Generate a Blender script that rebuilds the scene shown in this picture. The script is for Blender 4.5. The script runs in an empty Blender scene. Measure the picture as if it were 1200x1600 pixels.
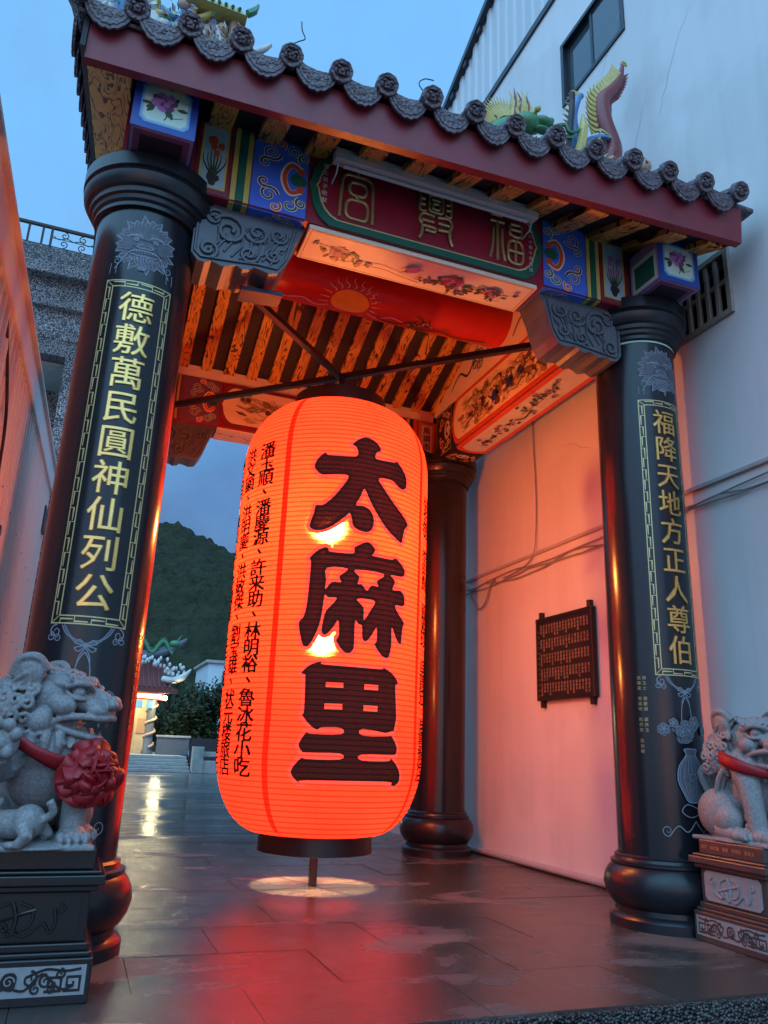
import bpy, bmesh, math, random
from mathutils import Vector, Matrix, noise
from mathutils.geometry import tessellate_polygon
random.seed(7)
R = math.radians
SC = bpy.context.scene
COL = SC.collection

# ------------------------------------------------------------------ camera
cam_d = bpy.data.cameras.new('camera')
cam = bpy.data.objects.new('camera', cam_d); COL.objects.link(cam)
YAW, PIT, ROL = 0.3539, 0.30018, 0.03921
_fw = Vector((math.sin(YAW)*math.cos(PIT), math.cos(YAW)*math.cos(PIT), math.sin(PIT)))
_rt = Vector((math.cos(YAW), -math.sin(YAW), 0)); _up = _rt.cross(_fw)
_r2 = _rt*math.cos(ROL)+_up*math.sin(ROL); _u2 = -_rt*math.sin(ROL)+_up*math.cos(ROL)
cam.matrix_world = Matrix(((_r2.x,_u2.x,-_fw.x,.0076),(_r2.y,_u2.y,-_fw.y,-4.5865),(_r2.z,_u2.z,-_fw.z,.9943),(0,0,0,1)))
cam_d.sensor_fit = 'HORIZONTAL'; cam_d.sensor_width = 36; cam_d.lens = 36*1218.7/1200
cam_d.clip_start = .05; cam_d.clip_end = 2000
SC.camera = cam

# ------------------------------------------------------------------ world (dusk, sun already set)
w = bpy.data.worlds.new('World'); SC.world = w; w.use_nodes = True
nt = w.node_tree; nt.nodes.clear()
out = nt.nodes.new('ShaderNodeOutputWorld'); bg = nt.nodes.new('ShaderNodeBackground')
sky = nt.nodes.new('ShaderNodeTexSky'); sky.sky_type = 'NISHITA'; sky.sun_disc = False
sky.sun_elevation = R(1.0); sky.sun_rotation = R(200); sky.ozone_density = 6.0
tc = nt.nodes.new('ShaderNodeTexCoord'); sep = nt.nodes.new('ShaderNodeSeparateXYZ')
nt.links.new(tc.outputs['Generated'], sep.inputs[0])
ramp = nt.nodes.new('ShaderNodeValToRGB')
cr = ramp.color_ramp
cr.elements[0].position = 0.0; cr.elements[0].color = (.075,.115,.19,1)
cr.elements[1].position = 1.0; cr.elements[1].color = (.17,.47,.86,1)
for pos, c in ((.20,(.085,.145,.25)),(.36,(.105,.25,.48)),(.55,(.17,.45,.83))):
    e = cr.elements.new(pos); e.color = (*c,1)
nz = nt.nodes.new('ShaderNodeTexNoise'); nz.inputs['Scale'].default_value = 3.0; nz.inputs['Detail'].default_value = 7; nz.inputs['Roughness'].default_value = .6
nt.links.new(tc.outputs['Generated'], nz.inputs['Vector'])
ma = nt.nodes.new('ShaderNodeMath'); ma.operation = 'MULTIPLY_ADD'; ma.inputs[1].default_value = .42; ma.inputs[2].default_value = -.21
nt.links.new(nz.outputs['Fac'], ma.inputs[0])
ad = nt.nodes.new('ShaderNodeMath'); ad.operation = 'ADD'
nt.links.new(sep.outputs['Z'], ad.inputs[0]); nt.links.new(ma.outputs[0], ad.inputs[1])
nt.links.new(ad.outputs[0], ramp.inputs['Fac'])
sk = nt.nodes.new('ShaderNodeMix'); sk.data_type = 'RGBA'; sk.blend_type = 'ADD'; sk.inputs['Factor'].default_value = .08
n2 = nt.nodes.new('ShaderNodeTexNoise'); n2.inputs['Scale'].default_value = 5.5; n2.inputs['Detail'].default_value = 8; n2.inputs['Roughness'].default_value = .62
nt.links.new(tc.outputs['Generated'], n2.inputs['Vector'])
cm_ = nt.nodes.new('ShaderNodeMapRange')
for i,v in ((1,.42),(2,.72),(3,0.0),(4,.45)): cm_.inputs[i].default_value = v
nt.links.new(n2.outputs['Fac'], cm_.inputs[0])
cl_ = nt.nodes.new('ShaderNodeMix'); cl_.data_type = 'RGBA'; cl_.inputs[7].default_value = (.17,.33,.53,1)
nt.links.new(cm_.outputs[0], cl_.inputs[0]); nt.links.new(ramp.outputs['Color'], cl_.inputs[6])
nt.links.new(cl_.outputs[2], sk.inputs[6]); nt.links.new(sky.outputs['Color'], sk.inputs[7])
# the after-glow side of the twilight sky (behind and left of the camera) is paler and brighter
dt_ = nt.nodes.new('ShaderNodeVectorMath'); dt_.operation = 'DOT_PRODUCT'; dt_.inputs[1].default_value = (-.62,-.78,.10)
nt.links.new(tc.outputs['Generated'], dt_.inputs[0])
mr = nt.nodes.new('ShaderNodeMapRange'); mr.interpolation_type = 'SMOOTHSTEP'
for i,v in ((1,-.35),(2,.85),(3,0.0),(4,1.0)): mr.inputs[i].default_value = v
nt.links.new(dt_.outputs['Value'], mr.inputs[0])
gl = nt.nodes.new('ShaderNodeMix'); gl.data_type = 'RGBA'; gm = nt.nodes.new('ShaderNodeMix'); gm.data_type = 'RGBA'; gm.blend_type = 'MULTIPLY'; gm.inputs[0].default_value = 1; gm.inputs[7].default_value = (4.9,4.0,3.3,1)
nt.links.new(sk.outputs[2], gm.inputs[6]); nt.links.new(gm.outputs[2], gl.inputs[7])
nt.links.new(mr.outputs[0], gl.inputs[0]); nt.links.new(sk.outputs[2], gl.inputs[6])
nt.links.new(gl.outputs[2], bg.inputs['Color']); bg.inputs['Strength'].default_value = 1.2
nt.links.new(bg.outputs[0], out.inputs[0])
SC.view_settings.view_transform = 'Standard'; SC.view_settings.look = 'None'
SC.view_settings.exposure = 0; SC.view_settings.gamma = 1; SC.view_settings.use_curve_mapping = False
SC.render.engine = 'CYCLES'
SC.cycles.max_bounces = 8; SC.cycles.diffuse_bounces = 4; SC.cycles.glossy_bounces = 4
SC.cycles.caustics_reflective = False; SC.cycles.caustics_refractive = False
SC.cycles.sample_clamp_indirect = 4
SC.cycles.use_denoising = True

# ------------------------------------------------------------------ helpers
WL = {}
def wm(o): return WL.get(o.name, Matrix.Identity(4))
def adopt(o, parent):
    if parent is not None:
        o.parent = parent; o.matrix_parent_inverse = wm(parent).inverted()
def thing(name, label, cat, loc=(0,0,0), group=None):
    o = bpy.data.objects.new(name, None); COL.objects.link(o); o.location = loc
    o.empty_display_size = .1
    WL[o.name] = Matrix.Translation(loc)
    o['label'] = label; o['category'] = cat
    if group: o['group'] = group
    return o
def tag(o, label, cat, group=None):
    o['label'] = label; o['category'] = cat
    if group: o['group'] = group
    return o
def struct(o): o['kind'] = 'structure'; return o
def inst(name, me, loc, parent, rot=(0,0,0), scale=(1,1,1)):
    o = bpy.data.objects.new(name, me); COL.objects.link(o)
    o.location = loc; o.rotation_euler = rot; o.scale = scale
    adopt(o, parent); return o

class MB:
    def __init__(s): s.v=[]; s.f=[]; s.m=[]
    def add(s, vs, fs, m=0):
        b=len(s.v); s.v.extend(tuple(v) for v in vs)
        for f in fs: s.f.append(tuple(i+b for i in f)); s.m.append(m)
    def box(s,x0,x1,y0,y1,z0,z1,m=0):
        s.add([(x,y,z) for z in (z0,z1) for y in (y0,y1) for x in (x0,x1)],
              [(0,2,3,1),(4,5,7,6),(0,1,5,4),(2,6,7,3),(0,4,6,2),(1,3,7,5)],m)
    def hexa(s,p,m=0): # 8 pts bottom 4 ccw, top 4 ccw
        s.add(p,[(3,2,1,0),(4,5,6,7),(0,1,5,4),(1,2,6,5),(2,3,7,6),(3,0,4,7)],m)
    def lathe(s,prof,n=48,c=(0,0,0),m=0,cap=True,mf=None):
        vs=[];fs=[]
        for r,z in prof:
            for k in range(n):
                a=2*math.pi*k/n; vs.append((c[0]+r*math.sin(a),c[1]-r*math.cos(a),c[2]+z))
        for i in range(len(prof)-1):
            for k in range(n):
                k2=(k+1)%n; fs.append((i*n+k,i*n+k2,(i+1)*n+k2,(i+1)*n+k))
        if cap:
            fs.append(tuple(range(n-1,-1,-1))); fs.append(tuple((len(prof)-1)*n+k for k in range(n)))
        s.add(vs,fs,m)
    def tube(s,pts,rad,n=6,m=0,flat=None):
        pts=[Vector(p) for p in pts]
        if not hasattr(rad,'__len__'): rad=[rad]*len(pts)
        vs=[];fs=[]; ref=None
        for i,p in enumerate(pts):
            t=(pts[min(i+1,len(pts)-1)]-pts[max(i-1,0)])
            if t.length<1e-9: t=Vector((0,0,1))
            t.normalize()
            if ref is None:
                ref=Vector((0,0,1)) if abs(t.z)<.9 else Vector((1,0,0))
            a=(ref-t*ref.dot(t))
            if a.length<1e-6: a=t.orthogonal()
            a.normalize(); b=t.cross(a); ref=a
            for k in range(n):
                q=2*math.pi*k/n; vs.append(p+a*(math.cos(q)*rad[i])+b*(math.sin(q)*rad[i]))
        for i in range(len(pts)-1):
            for k in range(n):
                k2=(k+1)%n; fs.append((i*n+k,i*n+k2,(i+1)*n+k2,(i+1)*n+k))
        fs.append(tuple(range(n-1,-1,-1))); fs.append(tuple((len(pts)-1)*n+k for k in range(n)))
        s.add(vs,fs,m)
    def ell(s,c,r,rot=None,nu=14,nv=9,m=0):
        c=Vector(c); vs=[];fs=[]
        M=rot.to_matrix() if hasattr(rot,'to_matrix') else (rot or Matrix.Identity(3))
        for j in range(nv+1):
            ph=math.pi*j/nv
            for i in range(nu):
                th=2*math.pi*i/nu
                p=Vector((r[0]*math.sin(ph)*math.cos(th),r[1]*math.sin(ph)*math.sin(th),r[2]*math.cos(ph)))
                vs.append(c+M@p)
        for j in range(nv):
            for i in range(nu):
                i2=(i+1)%nu; fs.append((j*nu+i,(j+1)*nu+i,(j+1)*nu+i2,j*nu+i2))
        s.add(vs,fs,m)
    def prism(s,poly,mapf,d0,d1,m=0):
        n=len(poly); vs=[mapf(u,v,d0) for u,v in poly]+[mapf(u,v,d1) for u,v in poly]
        fs=[]
        for t in tessellate_polygon([[Vector((u,v,0)) for u,v in poly]]):
            fs.append((t[0]+n,t[1]+n,t[2]+n)); fs.append((t[2],t[1],t[0]))
        for i in range(n):
            j=(i+1)%n; fs.append((i,j,j+n,i+n))
        s.add(vs,fs,m)
    def mesh(s,name,mats,smooth=None):
        me=bpy.data.meshes.new(name); me.from_pydata(s.v,[],s.f); 
        if not isinstance(mats,(list,tuple)): mats=[mats]
        for mt in mats: me.materials.append(mt)
        if len(mats)>1: me.polygons.foreach_set('material_index',s.m)
        bm=bmesh.new(); bm.from_mesh(me)
        bmesh.ops.remove_doubles(bm,verts=bm.verts,dist=1e-6)
        bmesh.ops.recalc_face_normals(bm,faces=bm.faces)
        bm.to_mesh(me); bm.free()
        if smooth is not None:
            me.polygons.foreach_set('use_smooth',[True]*len(me.polygons))
            if smooth<180: me.set_sharp_from_angle(angle=R(smooth))
        me.update(); return me
    def obj(s,name,mats,parent=None,smooth=None,bevel=0,label=None):
        me=s.mesh(name,mats,smooth); o=bpy.data.objects.new(name,me); COL.objects.link(o)
        adopt(o,parent)
        if bevel:
            b=o.modifiers.new('bevel','BEVEL'); b.width=bevel; b.segments=2; b.limit_method='ANGLE'; b.angle_limit=R(40)
        if label: o['label']=label
        return o
def boxo(name,mat,parent,x0,x1,y0,y1,z0,z1,bevel=0,label=None):
    b=MB(); b.box(x0,x1,y0,y1,z0,z1); return b.obj(name,mat,parent,bevel=bevel,label=label)

# ---- mappings of a flat drawing onto a surface
def plane(o,ud,vd):
    o=Vector(o);ud=Vector(ud);vd=Vector(vd);n=ud.cross(vd).normalized()
    return lambda u,v,w: o+ud*u+vd*v+n*w
def cyl(cx,cy,rad,th0=0):
    def f(u,v,w):
        t=u/rad+th0; return Vector((cx+(rad+w)*math.sin(t),cy-(rad+w)*math.cos(t),v))
    return f

_gc={}
def glyph(ch,weight=0.0,extr=0.0,bev=0.0):
    k=(ch,weight,extr,bev)
    if k not in _gc:
        c=bpy.data.curves.new('g','FONT'); c.body=ch; c.resolution_u=2; c.offset=weight
        c.extrude=extr; c.bevel_depth=bev; c.bevel_resolution=0
        o=bpy.data.objects.new('g',c); COL.objects.link(o)
        dg=bpy.context.evaluated_depsgraph_get(); dg.update()
        oe=o.evaluated_get(dg); m=oe.to_mesh()
        _gc[k]=([(v.co.x-.5,v.co.y-.38,v.co.z) for v in m.vertices],[tuple(p.vertices) for p in m.polygons])
        oe.to_mesh_clear(); bpy.data.objects.remove(o); bpy.data.curves.remove(c)
    return _gc[k]

def smooth_pts(pts,closed=False,n=5):
    # catmull-rom
    P=list(pts); out=[]; N=len(P)
    rng=range(N if closed else N-1)
    for i in rng:
        if closed: a,b,c,d=P[(i-1)%N],P[i],P[(i+1)%N],P[(i+2)%N]
        else: a,b,c,d=P[max(i-1,0)],P[i],P[i+1],P[min(i+2,N-1)]
        for k in range(n):
            t=k/n
            out.append(tuple(.5*((2*b[j])+(-a[j]+c[j])*t+(2*a[j]-5*b[j]+4*c[j]-d[j])*t*t+(-a[j]+3*b[j]-3*c[j]+d[j])*t**3) for j in range(len(b))))
    if not closed: out.append(tuple(P[-1]))
    return out

class D2:
    """a flat drawing: filled shapes and strokes, laid later on a surface as thin paint / inlay"""
    def __init__(s,step=.00018): s.it=[]; s.lay=0; s.step=step
    def _put(s,vs,fs,m): s.it.append((vs,fs,m,s.lay)); s.lay+=1
    def poly(s,pts,m=0,holes=()):
        loops=[[Vector((a,b,0)) for a,b in pts]]+[[Vector((a,b,0)) for a,b in h] for h in holes]
        flat=[(p.x,p.y,0) for l in loops for p in l]
        s._put(flat,[tuple(t) for t in tessellate_polygon(loops)],m)
    def rect(s,x0,x1,y0,y1,m=0): s._put([(x0,y0,0),(x1,y0,0),(x1,y1,0),(x0,y1,0)],[(0,1,2,3)],m)
    def frame(s,x0,x1,y0,y1,t,m=0):
        a=[(x0,y0),(x1,y0),(x1,y1),(x0,y1)]; b=[(x0+t,y0+t),(x1-t,y0+t),(x1-t,y1-t),(x0+t,y1-t)]
        s._put([(p[0],p[1],0) for p in a+b],[(i,(i+1)%4,(i+1)%4+4,i+4) for i in range(4)],m)
    def circ(s,x,y,r,m=0,n=14,ry=None):
        s.poly([(x+r*math.cos(2*math.pi*k/n),y+(ry or r)*math.sin(2*math.pi*k/n)) for k in range(n)],m)
    def stroke(s,pts,wd,m=0,closed=False,taper=0,sm=0):
        if sm: pts=smooth_pts(pts,closed,sm)
        P=[Vector((p[0],p[1])) for p in pts]; n=len(P); vs=[];fs=[]
        for i,p in enumerate(P):
            a=P[(i-1)%n] if closed else P[max(i-1,0)]; b=P[(i+1)%n] if closed else P[min(i+1,n-1)]
            t=b-a
            if t.length<1e-9: t=Vector((1,0))
            t.normalize(); nn=Vector((-t.y,t.x)); k=wd/2
            # mitre
            if 0<i<n-1 or closed:
                t1=(p-a); 
                if t1.length>1e-9: k=k/max(.5,abs(t1.normalized().dot(t)))
            if taper and not closed:
                q=i/(n-1); k*= (1-taper)+taper*math.sin(math.pi*min(1,q*1.0)) if taper>0 else (1+taper*q)
            vs+= [(p.x+nn.x*k,p.y+nn.y*k,0),(p.x-nn.x*k,p.y-nn.y*k,0)]
        for i in range(n if closed else n-1):
            j=(i+1)%n; fs.append((2*i,2*j,2*j+1,2*i+1))
        s._put(vs,fs,m)
    def text(s,ch,x,y,size,m=0,weight=.0,asp=1.0,extr=0,top=None,hi=0):
        g=glyph(ch,0,extr,0); w=weight; mt=m if top is None else top
        offs=[(0,0)] if not w else [(w,w*.6),(-w,w*.6),(w,-w*.6),(-w,-w*.6),(0,0)]
        for i,(dx,dy) in enumerate(offs):
            last=i==len(offs)-1; lift=.0004*i+(hi if last else 0)
            s._put([(x+(a+dx)*size*asp,y+(b+dy)*size,c*size+lift) for a,b,c in g[0]],g[1],mt if last else m)
    def blob(s,x,y,rx,ry,m=0,n=12,j=.18,rot=0,seed=0):
        rr=random.Random(seed); ca,sa=math.cos(rot),math.sin(rot); pts=[]
        for k in range(n):
            a=2*math.pi*k/n; q=1+rr.uniform(-j,j); u=rx*q*math.cos(a); v=ry*q*math.sin(a)
            pts.append((x+u*ca-v*sa,y+u*sa+v*ca))
        s.poly(smooth_pts(pts,True,2),m)
    def curl(s,x,y,r,a0,turns,wd,m=0,sgn=1,lead=None):
        pts=[]
        if lead: pts=[lead]
        n=int(14*turns)+3
        for k in range(n+1):
            t=k/n; a=a0+sgn*2*math.pi*turns*t; q=r*(1-.82*t); pts.append((x+q*math.cos(a),y+q*math.sin(a)))
        s.stroke(pts,wd,m,taper=-.45)
    def build(s,name,mapf,mats,parent,off=.002,split=0,vsplit=0,smooth=None,label=None):
        bm=bmesh.new()
        for vs,fs,m,lay in s.it:
            bv=[bm.verts.new((v[0],v[1],v[2]+lay*s.step)) for v in vs]
            for f in fs:
                try: fc=bm.faces.new([bv[i] for i in f]); fc.material_index=m
                except ValueError: pass
        for ax,stp in ((0,split),(1,vsplit)):
            if stp and bm.verts:
                lo=min(v.co[ax] for v in bm.verts); hi=max(v.co[ax] for v in bm.verts)
                x=math.floor(lo/stp)*stp+stp
                no=(1,0,0) if ax==0 else (0,1,0)
                while x<hi:
                    co=(x,0,0) if ax==0 else (0,x,0)
                    bmesh.ops.bisect_plane(bm,geom=bm.verts[:]+bm.edges[:]+bm.faces[:],dist=1e-6,plane_co=co,plane_no=no)
                    x+=stp
        for v in bm.verts: v.co=mapf(v.co.x,v.co.y,v.co.z+off)
        me=bpy.data.meshes.new(name); bm.normal_update(); bm.to_mesh(me); bm.free()
        if not isinstance(mats,(list,tuple)): mats=[mats]
        for mt in mats: me.materials.append(mt)
        if smooth is not None:
            me.polygons.foreach_set('use_smooth',[True]*len(me.polygons)); me.set_sharp_from_angle(angle=R(smooth))
        o=bpy.data.objects.new(name,me); COL.objects.link(o); adopt(o,parent)
        if label: o['label']=label
        return o

# ------------------------------------------------------------------ materials
class NT:
    def __init__(s,name):
        s.mat=bpy.data.materials.new(name); s.mat.use_nodes=True; s.t=s.mat.node_tree; s.t.nodes.clear()
        s.out=s.n('ShaderNodeOutputMaterial')
    def n(s,t,**kw):
        x=s.t.nodes.new(t)
        for k,v in kw.items():
            if hasattr(x,k): setattr(x,k,v)
            else: x.inputs[k.replace('_',' ')].default_value=v
        return x
    def l(s,a,b): s.t.links.new(a,b)
    def pos(s): return s.n('ShaderNodeNewGeometry').outputs['Position']
    def mapd(s,vec,scale=(1,1,1),loc=(0,0,0)):
        m=s.n('ShaderNodeMapping'); m.inputs['Scale'].default_value=scale; m.inputs['Location'].default_value=loc; s.l(vec,m.inputs[0]); return m.outputs[0]
    def noise(s,vec,scale,detail=4,rough=.55,dist=0):
        x=s.n('ShaderNodeTexNoise'); x.inputs['Scale'].default_value=scale; x.inputs['Detail'].default_value=detail
        x.inputs['Roughness'].default_value=rough; x.inputs['Distortion'].default_value=dist
        if vec is not None: s.l(vec,x.inputs['Vector'])
        return x.outputs['Fac']
    def ramp(s,fac,stops):
        x=s.n('ShaderNodeValToRGB'); e=x.color_ramp.elements
        while len(e)<len(stops): e.new(.5)
        for i,(p,c) in enumerate(stops):
            e[i].position=p; e[i].color=(*c,1) if hasattr(c,'__len__') else (c,c,c,1)
        s.l(fac,x.inputs[0]); return x.outputs[0]
    def mix(s,f,a,b,mode='MIX'):
        x=s.n('ShaderNodeMix'); x.data_type='RGBA'; x.blend_type=mode
        for i,v in ((0,f),(6,a),(7,b)):
            if hasattr(v,'links'): s.l(v,x.inputs[i])
            else: x.inputs[i].default_value=v if i==0 else (*v,1)
        return x.outputs[2]
    def math(s,op,a,b=None,c=None):
        x=s.n('ShaderNodeMath'); x.operation=op
        for i,v in enumerate((a,b,c)):
            if v is None: continue
            if hasattr(v,'links'): s.l(v,x.inputs[i])
            else: x.inputs[i].default_value=v
        return x.outputs[0]
    def bump(s,h,strength=.3,dist=.01,nrm=None):
        x=s.n('ShaderNodeBump'); x.inputs['Strength'].default_value=strength; x.inputs['Distance'].default_value=dist
        s.l(h,x.inputs['Height'])
        if nrm is not None: s.l(nrm,x.inputs['Normal'])
        return x.outputs[0]
    def pbsdf(s,color,rough=.5,metal=0,normal=None,spec=.5,coat=0):
        x=s.n('ShaderNodeBsdfPrincipled')
        for nm,v in (('Base Color',color),('Roughness',rough),('Metallic',metal),('Specular IOR Level',spec),('Coat Weight',coat)):
            if hasattr(v,'links'): s.l(v,x.inputs[nm])
            else: x.inputs[nm].default_value=(*v,1) if nm=='Base Color' else v
        if normal is not None: s.l(normal,x.inputs['Normal'])
        s.l(x.outputs[0],s.out.inputs[0]); return x
def pm(name,col,rough=.5,metal=0,var=.2,scale=7,bump=0,bscale=60,spec=.5,emit=None,estr=0,coat=0,dirt=None,dist=.004):
    t=NT(name); p=t.pos()
    nf=t.noise(p,scale,5)
    c=t.mix(nf,tuple(min(1,v*(1-var)) for v in col),tuple(min(1,v*(1+var)) for v in col))
    if dirt:
        d=t.ramp(t.noise(p,dirt[2],6,.65),((.5,0),(.72,1))); d2=t.math('MULTIPLY',d,dirt[1]); c=t.mix(d2,c,dirt[0])
    nrm=None
    if bump: nrm=t.bump(t.noise(p,bscale,4),bump,dist)
    r2=t.math('MULTIPLY_ADD',t.noise(p,scale*2.3,3),rough*.4,rough*.8)
    b=t.pbsdf(c,r2,metal,nrm,spec,coat)
    if emit: b.inputs['Emission Color'].default_value=(*emit,1); b.inputs['Emission Strength'].default_value=estr
    return t.mat
M={}
M['stone_dark']=pm('polished_dark_granite',(.013,.015,.020),.2,var=.45,scale=160,spec=.42)
M['stone_cap']=pm('dark_granite_mouldings',(.013,.015,.020),.3,var=.35,scale=120,spec=.4)
M['stone_carved']=pm('carved_grey_stone',(.095,.108,.13),.42,var=.35,scale=9,bump=.3,bscale=120,dist=.002)
M['stone_lion']=pm('carved_light_grey_granite',(.23,.23,.235),.6,var=.75,scale=85,bump=.3,bscale=260,dist=.002)
M['stone_ped']=pm('black_granite_pedestal',(.011,.012,.014),.22,var=.4,scale=150)
M['ped_brown']=pm('dark_red_granite_pedestal',(.060,.050,.048),.3,var=.4,scale=150)
M['ped_pale']=pm('honed_pale_stone',(.26,.27,.28),.6,var=.2,scale=60)
M['etch']=pm('etched_line',(.24,.28,.34),.7,var=.2,scale=30)
M['etch_fill']=pm('etched_tone',(.085,.10,.125),.55,var=.45,scale=40)
M['gold']=pm('gold_leaf',(.86,.52,.17),.28,.85,var=.25,scale=25)
M['gold_paint']=pm('gold_line_paint',(.62,.53,.25),.45,.3,var=.15,scale=20)
M['gold_dark']=pm('shaded_gold_edge',(.36,.19,.05),.34,.8,var=.3,scale=25)  # darker gold rim imitates the shade of a carved bevel round the characters
M['gold_dull']=pm('dull_gold_lettering',(.50,.38,.17),.36,.6,var=.3,scale=30)
M['red_paint']=pm('dark_red_eave_paint',(.21,.022,.035),.42,var=.3,scale=5,dirt=((.09,.012,.022),.6,3))
M['crimson']=pm('plaque_crimson',(.27,.011,.030),.4,var=.25,scale=6)
M['bright_red']=pm('vermilion_beam_paint',(.50,.018,.012),.38,var=.2,scale=5)
M['orange_red']=pm('orange_red_trim',(.62,.08,.025),.45,var=.15)
M['dark_deck']=pm('dark_navy_deck',(.014,.012,.022),.6,var=.3,scale=5)
M['navy']=pm('navy_paint',(.01,.022,.07),.45,var=.2)
M['blue']=pm('cobalt_paint',(.05,.15,.68),.45,var=.22,scale=6)
M['blue_mid']=pm('ultramarine_paint',(.012,.05,.29),.45,var=.15)
M['sky_blue']=pm('pale_sky_blue_paint',(.10,.33,.66),.45,var=.1)
M['mint']=pm('pale_mint_paint',(.50,.66,.56),.5,var=.1,scale=9)
M['pale_blue']=pm('pale_blue_panel',(.30,.46,.50),.5,var=.12,scale=9)
M['lilac']=pm('lilac_paint',(.32,.22,.40),.5,var=.12)
M['plum']=pm('plum_paint',(.15,.06,.16),.5,var=.12)
M['green']=pm('deep_green_paint',(.01,.115,.075),.4,var=.2)
M['leaf_paint']=pm('leaf_green_paint',(.025,.07,.03),.5,var=.3)
M['yellow']=pm('yellow_paint',(.56,.45,.11),.5,var=.15)
M['pink_paint']=pm('pink_petal_paint',(.38,.16,.42),.5,var=.35,scale=30)
M['pink_deep']=pm('deep_rose_petal_paint',(.28,.035,.085),.5,var=.35,scale=30)
M['cream_panel']=pm('cream_panel_paint',(.84,.70,.54),.5,var=.1,scale=6)
M['pink_plaster']=pm('pale_plaster',(.82,.70,.64),.6,var=.1,scale=4)
M['ink']=pm('ink_black',(.02,.016,.018),.5,var=.2)
M['ink_brown']=pm('ink_brown',(.15,.07,.04),.5,var=.3)
M['ochre']=pm('ochre_wash',(.58,.40,.20),.55,var=.35,scale=16)
M['umber']=pm('umber_wash',(.34,.21,.10),.55,var=.4,scale=20)
M['white_line']=pm('white_line_paint',(.62,.62,.6),.5,var=.1)
M['sun_yellow']=pm('sun_yellow_paint',(.92,.47,.04),.45,var=.25,scale=9)
M['white_metal']=pm('white_enamel_metal',(.62,.62,.62),.4,var=.06)
M['steel_dark']=pm('dark_painted_steel',(.018,.016,.016),.4,.2,var=.25,scale=12)
M['red_cloth']=pm('red_satin_cloth',(.30,.006,.013),.5,var=.3,scale=14,bump=.25,bscale=40)
M['wall']=None
M['bronze']=pm('dark_bronze_plate',(.03,.02,.016),.35,.4,var=.3,scale=10)
M['bronze_letter']=pm('bronze_letter',(.62,.42,.24),.4,.5,var=.2)
M['cable']=pm('grey_cable',(.27,.25,.25),.6,var=.2)
M['cable_black']=pm('black_cable',(.015,.014,.014),.5,var=.2)
M['conduit']=pm('painted_conduit',(.42,.40,.41),.5,var=.2)
M['alu_dark']=pm('dark_aluminium_frame',(.04,.05,.065),.4,.5,var=.15)
M['grille']=pm('weathered_grille',(.34,.31,.27),.6,.2,var=.25,scale=15)
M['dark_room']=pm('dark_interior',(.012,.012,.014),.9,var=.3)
M['rust']=pm('rusty_iron_railing',(.06,.04,.034),.7,.3,var=.4,scale=20)
M['temple_red']=pm('temple_roof_red_tile',(.16,.035,.03),.5,var=.3,scale=8)
M['temple_wall']=pm('temple_cream_wall',(.55,.47,.33),.6,var=.25,scale=3)
M['concrete']=pm('concrete',(.34,.33,.31),.8,var=.2,scale=4,dirt=((.12,.12,.11),.6,1.5))
M['house_wall']=pm('pale_blue_white_house_paint',(.52,.60,.66),.7,var=.06)
M['cer_green']=pm('glazed_green_ceramic',(.06,.22,.10),.3,var=.5,scale=25)
M['cer_red']=pm('glazed_oxblood_ceramic',(.20,.03,.035),.35,var=.4,scale=20)
M['cer_yellow']=pm('glazed_yellow_ceramic',(.55,.45,.14),.35,var=.3,scale=25)
M['cer_blue']=pm('glazed_blue_ceramic',(.08,.20,.42),.35,var=.4,scale=25)
M['cer_white']=pm('glazed_white_ceramic',(.60,.62,.60),.35,var=.2,scale=20)
M['cer_flesh']=pm('glazed_flesh_ceramic',(.45,.28,.2),.4,var=.2,scale=20)
M['bark']=pm('bark',(.07,.05,.035),.9,var=.3,scale=12,bump=.5,bscale=30)
BULB_W=1230
# ------------------------------------------------------------------ special materials
def m_wood(name,c0,c1):
    t=NT(name); p=t.pos()
    oi=t.n('ShaderNodeObjectInfo'); r=t.math('MULTIPLY',oi.outputs['Random'],37.0)
    cmb=t.n('ShaderNodeCombineXYZ'); t.l(r,cmb.inputs[0]); t.l(r,cmb.inputs[1])
    va=t.n('ShaderNodeVectorMath'); va.operation='ADD'; t.l(t.mapd(p,(8.5,1.5,1.5)),va.inputs[0]); t.l(cmb.outputs[0],va.inputs[1])
    n1=t.noise(va.outputs[0],1.0,2.5,.5,.6)
    fr=t.math('FRACT',t.math('MULTIPLY',n1,13.0))
    ln=t.ramp(fr,((.0,1),(.22,1),(.34,0),(.93,0),(1.0,1)))
    th=t.noise(t.mapd(p,(30,6,6)),1.0,3)
    ln2=t.math('MULTIPLY',ln,t.ramp(th,((.36,0),(.52,1))))
    base=t.mix(t.noise(p,9,3),c0,tuple(v*.72 for v in c0))
    t.pbsdf(t.mix(ln2,base,c1),.42); return t.mat
M['wood']=m_wood('painted_wood_grain',(.74,.37,.075),(.03,.014,.01))

def m_tile():
    t=NT('purple_brown_glazed_tile'); p=t.pos(); n=t.noise(p,24,5)
    c=t.ramp(n,((.3,(.055,.04,.048)),(.55,(.12,.092,.11)),(.8,(.20,.165,.19))))
    v=t.n('ShaderNodeTexVoronoi'); v.inputs['Scale'].default_value=46; t.l(p,v.inputs['Vector'])
    nrm=t.bump(v.outputs['Distance'],.65,.012)
    t.pbsdf(c,t.ramp(n,((.3,.32),(.8,.55))),0,nrm,.5); return t.mat
M['tile']=m_tile()

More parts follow.
